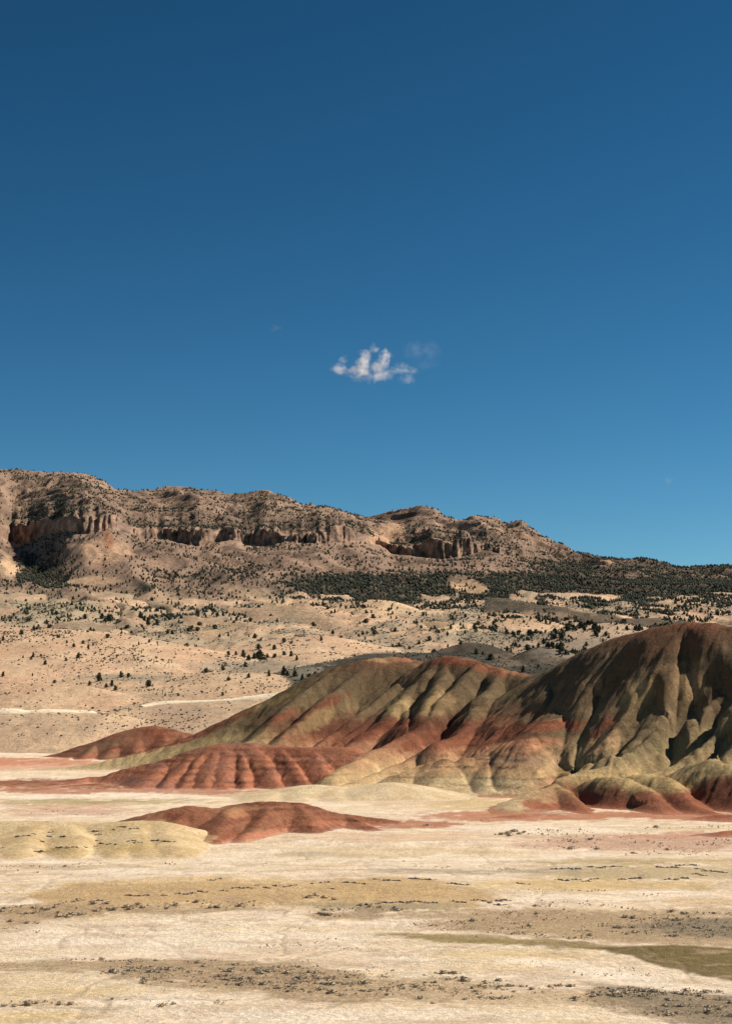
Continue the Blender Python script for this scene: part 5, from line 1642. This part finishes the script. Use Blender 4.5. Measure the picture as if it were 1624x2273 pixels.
# ------------------------------------------------------------------ clouds
def cloud(name, blobs, depth, label, dens, kpx=4.511, ox=750, oy=800):
    """blobs: x, y, rx, ry, weight in the traced crop; each is a puff of vapour"""
    P = []
    for x, y, rx, ry, w in blobs:
        px, py = (ox + x / kpx) * 0.9093, (oy + y / kpx) * 0.9093
        u = 0.9093 / kpx * depth / FOC
        P.append((unproj(px, py, depth), rx * u, ry * u, w))
    c0 = np.mean([p[0] for p in P], 0)
    lo = np.min([np.array(p[0]) - (p[1] * 1.7, max(p[1], p[2]) * 1.6, p[2] * 1.7) for p in P], 0) - c0
    hi = np.max([np.array(p[0]) + (p[1] * 1.7, max(p[1], p[2]) * 1.6, p[2] * 1.7) for p in P], 0) - c0
    V = [(x, y, z) for x in (lo[0], hi[0]) for y in (lo[1], hi[1]) for z in (lo[2], hi[2])]
    F = [(0, 1, 3, 2), (4, 6, 7, 5), (0, 4, 5, 1), (2, 3, 7, 6), (0, 2, 6, 4), (1, 5, 7, 3)]
    m = bpy.data.materials.new(name + '_vapour')
    m.use_nodes = True
    N, L = m.node_tree.nodes, m.node_tree.links
    N.remove(N['Principled BSDF'])
    out = [n for n in N if n.type == 'OUTPUT_MATERIAL'][0]
    vol = N.new('ShaderNodeVolumePrincipled')
    vol.inputs['Color'].default_value = (1.0, 0.97, 0.97, 1)
    vol.inputs['Anisotropy'].default_value = 0.25
    tc = N.new('ShaderNodeTexCoord')
    wz = N.new('ShaderNodeTexNoise')
    wz.inputs['Scale'].default_value = 0.022
    wz.inputs['Detail'].default_value = 6
    wz.inputs['Roughness'].default_value = 0.65
    L.new(tc.outputs['Object'], wz.inputs['Vector'])
    ws = N.new('ShaderNodeVectorMath')
    ws.operation = 'MULTIPLY_ADD'
    L.new(wz.outputs['Color'], ws.inputs[0])
    ws.inputs[1].default_value = (60, 60, 60)
    ws.inputs[2].default_value = (-30, -30, -30)
    wa = N.new('ShaderNodeVectorMath')
    wa.operation = 'ADD'
    L.new(tc.outputs['Object'], wa.inputs[0])
    L.new(ws.outputs[0], wa.inputs[1])
    acc = None
    for pos, rx, ry, w in P:
        c = np.array(pos) - c0
        mp_ = N.new('ShaderNodeVectorMath')
        mp_.operation = 'SUBTRACT'
        L.new(wa.outputs[0], mp_.inputs[0])
        mp_.inputs[1].default_value = tuple(c)
        sc = N.new('ShaderNodeVectorMath')
        sc.operation = 'DIVIDE'
        L.new(mp_.outputs[0], sc.inputs[0])
        sc.inputs[1].default_value = (rx * 1.4, min(rx, ry) * 1.5, ry * 1.4)
        dt = N.new('ShaderNodeVectorMath')
        dt.operation = 'DOT_PRODUCT'
        L.new(sc.outputs[0], dt.inputs[0])
        L.new(sc.outputs[0], dt.inputs[1])
        iv = N.new('ShaderNodeMath')
        iv.operation = 'MULTIPLY_ADD'
        iv.inputs[1].default_value = -w
        iv.inputs[2].default_value = w
        L.new(dt.outputs['Value'], iv.inputs[0])
        mx = N.new('ShaderNodeMath')
        mx.operation = 'MAXIMUM'
        mx.inputs[1].default_value = 0.0
        L.new(iv.outputs[0], mx.inputs[0])
        if acc is None:
            acc = mx
        else:
            ad = N.new('ShaderNodeMath')
            ad.operation = 'ADD'
            L.new(acc.outputs[0], ad.inputs[0])
            L.new(mx.outputs[0], ad.inputs[1])
            acc = ad
    nz = N.new('ShaderNodeTexNoise')
    nz.inputs['Scale'].default_value = 0.032
    nz.inputs['Detail'].default_value = 6
    nz.inputs['Roughness'].default_value = 0.72
    L.new(tc.outputs['Object'], nz.inputs['Vector'])
    nm = N.new('ShaderNodeMapRange')
    nm.inputs['From Min'].default_value = 0.40
    nm.inputs['From Max'].default_value = 0.62
    nm.inputs['To Min'].default_value = 0.0
    nm.inputs['To Max'].default_value = 1.3
    L.new(nz.outputs['Fac'], nm.inputs['Value'])
    ml = N.new('ShaderNodeMath')
    ml.operation = 'MULTIPLY'
    L.new(acc.outputs[0], ml.inputs[0])
    L.new(nm.outputs[0], ml.inputs[1])
    m2 = N.new('ShaderNodeMath')
    m2.operation = 'MULTIPLY'
    m2.inputs[1].default_value = dens
    L.new(ml.outputs[0], m2.inputs[0])
    L.new(m2.outputs[0], vol.inputs['Density'])
    L.new(vol.outputs[0], out.inputs['Volume'])
    me = make_mesh(name, np.array(V), np.array(F), m, None, False)
    o = link(name, me)
    o.location = c0
    tag(o, label, 'cloud')


cloud('cloud', [(350, 450, 70, 55, .7), (395, 350, 45, 34, .45), (440, 505, 70, 34, .6), (560, 480, 120, 52, 1), (620, 420, 64, 90, 1), (640, 310, 48, 60, .7), (655, 260, 90, 26, .5), (735, 225, 40, 40, .55),
                (850, 330, 54, 80, 1), (805, 405, 80, 46, .9), (740, 440, 90, 32, .8), (880, 290, 50, 40, .7), (800, 520, 110, 60, .5), (950, 480, 110, 36, .5), (1040, 450, 70, 50, .4),
                (1130, 470, 80, 34, .35), (1090, 560, 90, 44, .22), (650, 560, 150, 40, .3), (1200, 240, 130, 90, .04), (1360, 250, 90, 90, .035), (1320, 390, 130, 54, .035)], 7000,
      'small wispy white cloud with curled tufts in the open blue sky', 0.030)
cloud('cloud', [(0, 0, 50, 30, .5), (-40, 20, 40, 20, .3)], 7000, 'faint tiny cloud wisp left of the white cloud', 0.006, 4.511, 676, 800)
cloud('cloud', [(0, 0, 50, 30, .5), (40, -20, 50, 20, .3)], 7000, 'faint tiny cloud wisp low at right above the ridge', 0.006, 4.511, 1631, 1173)
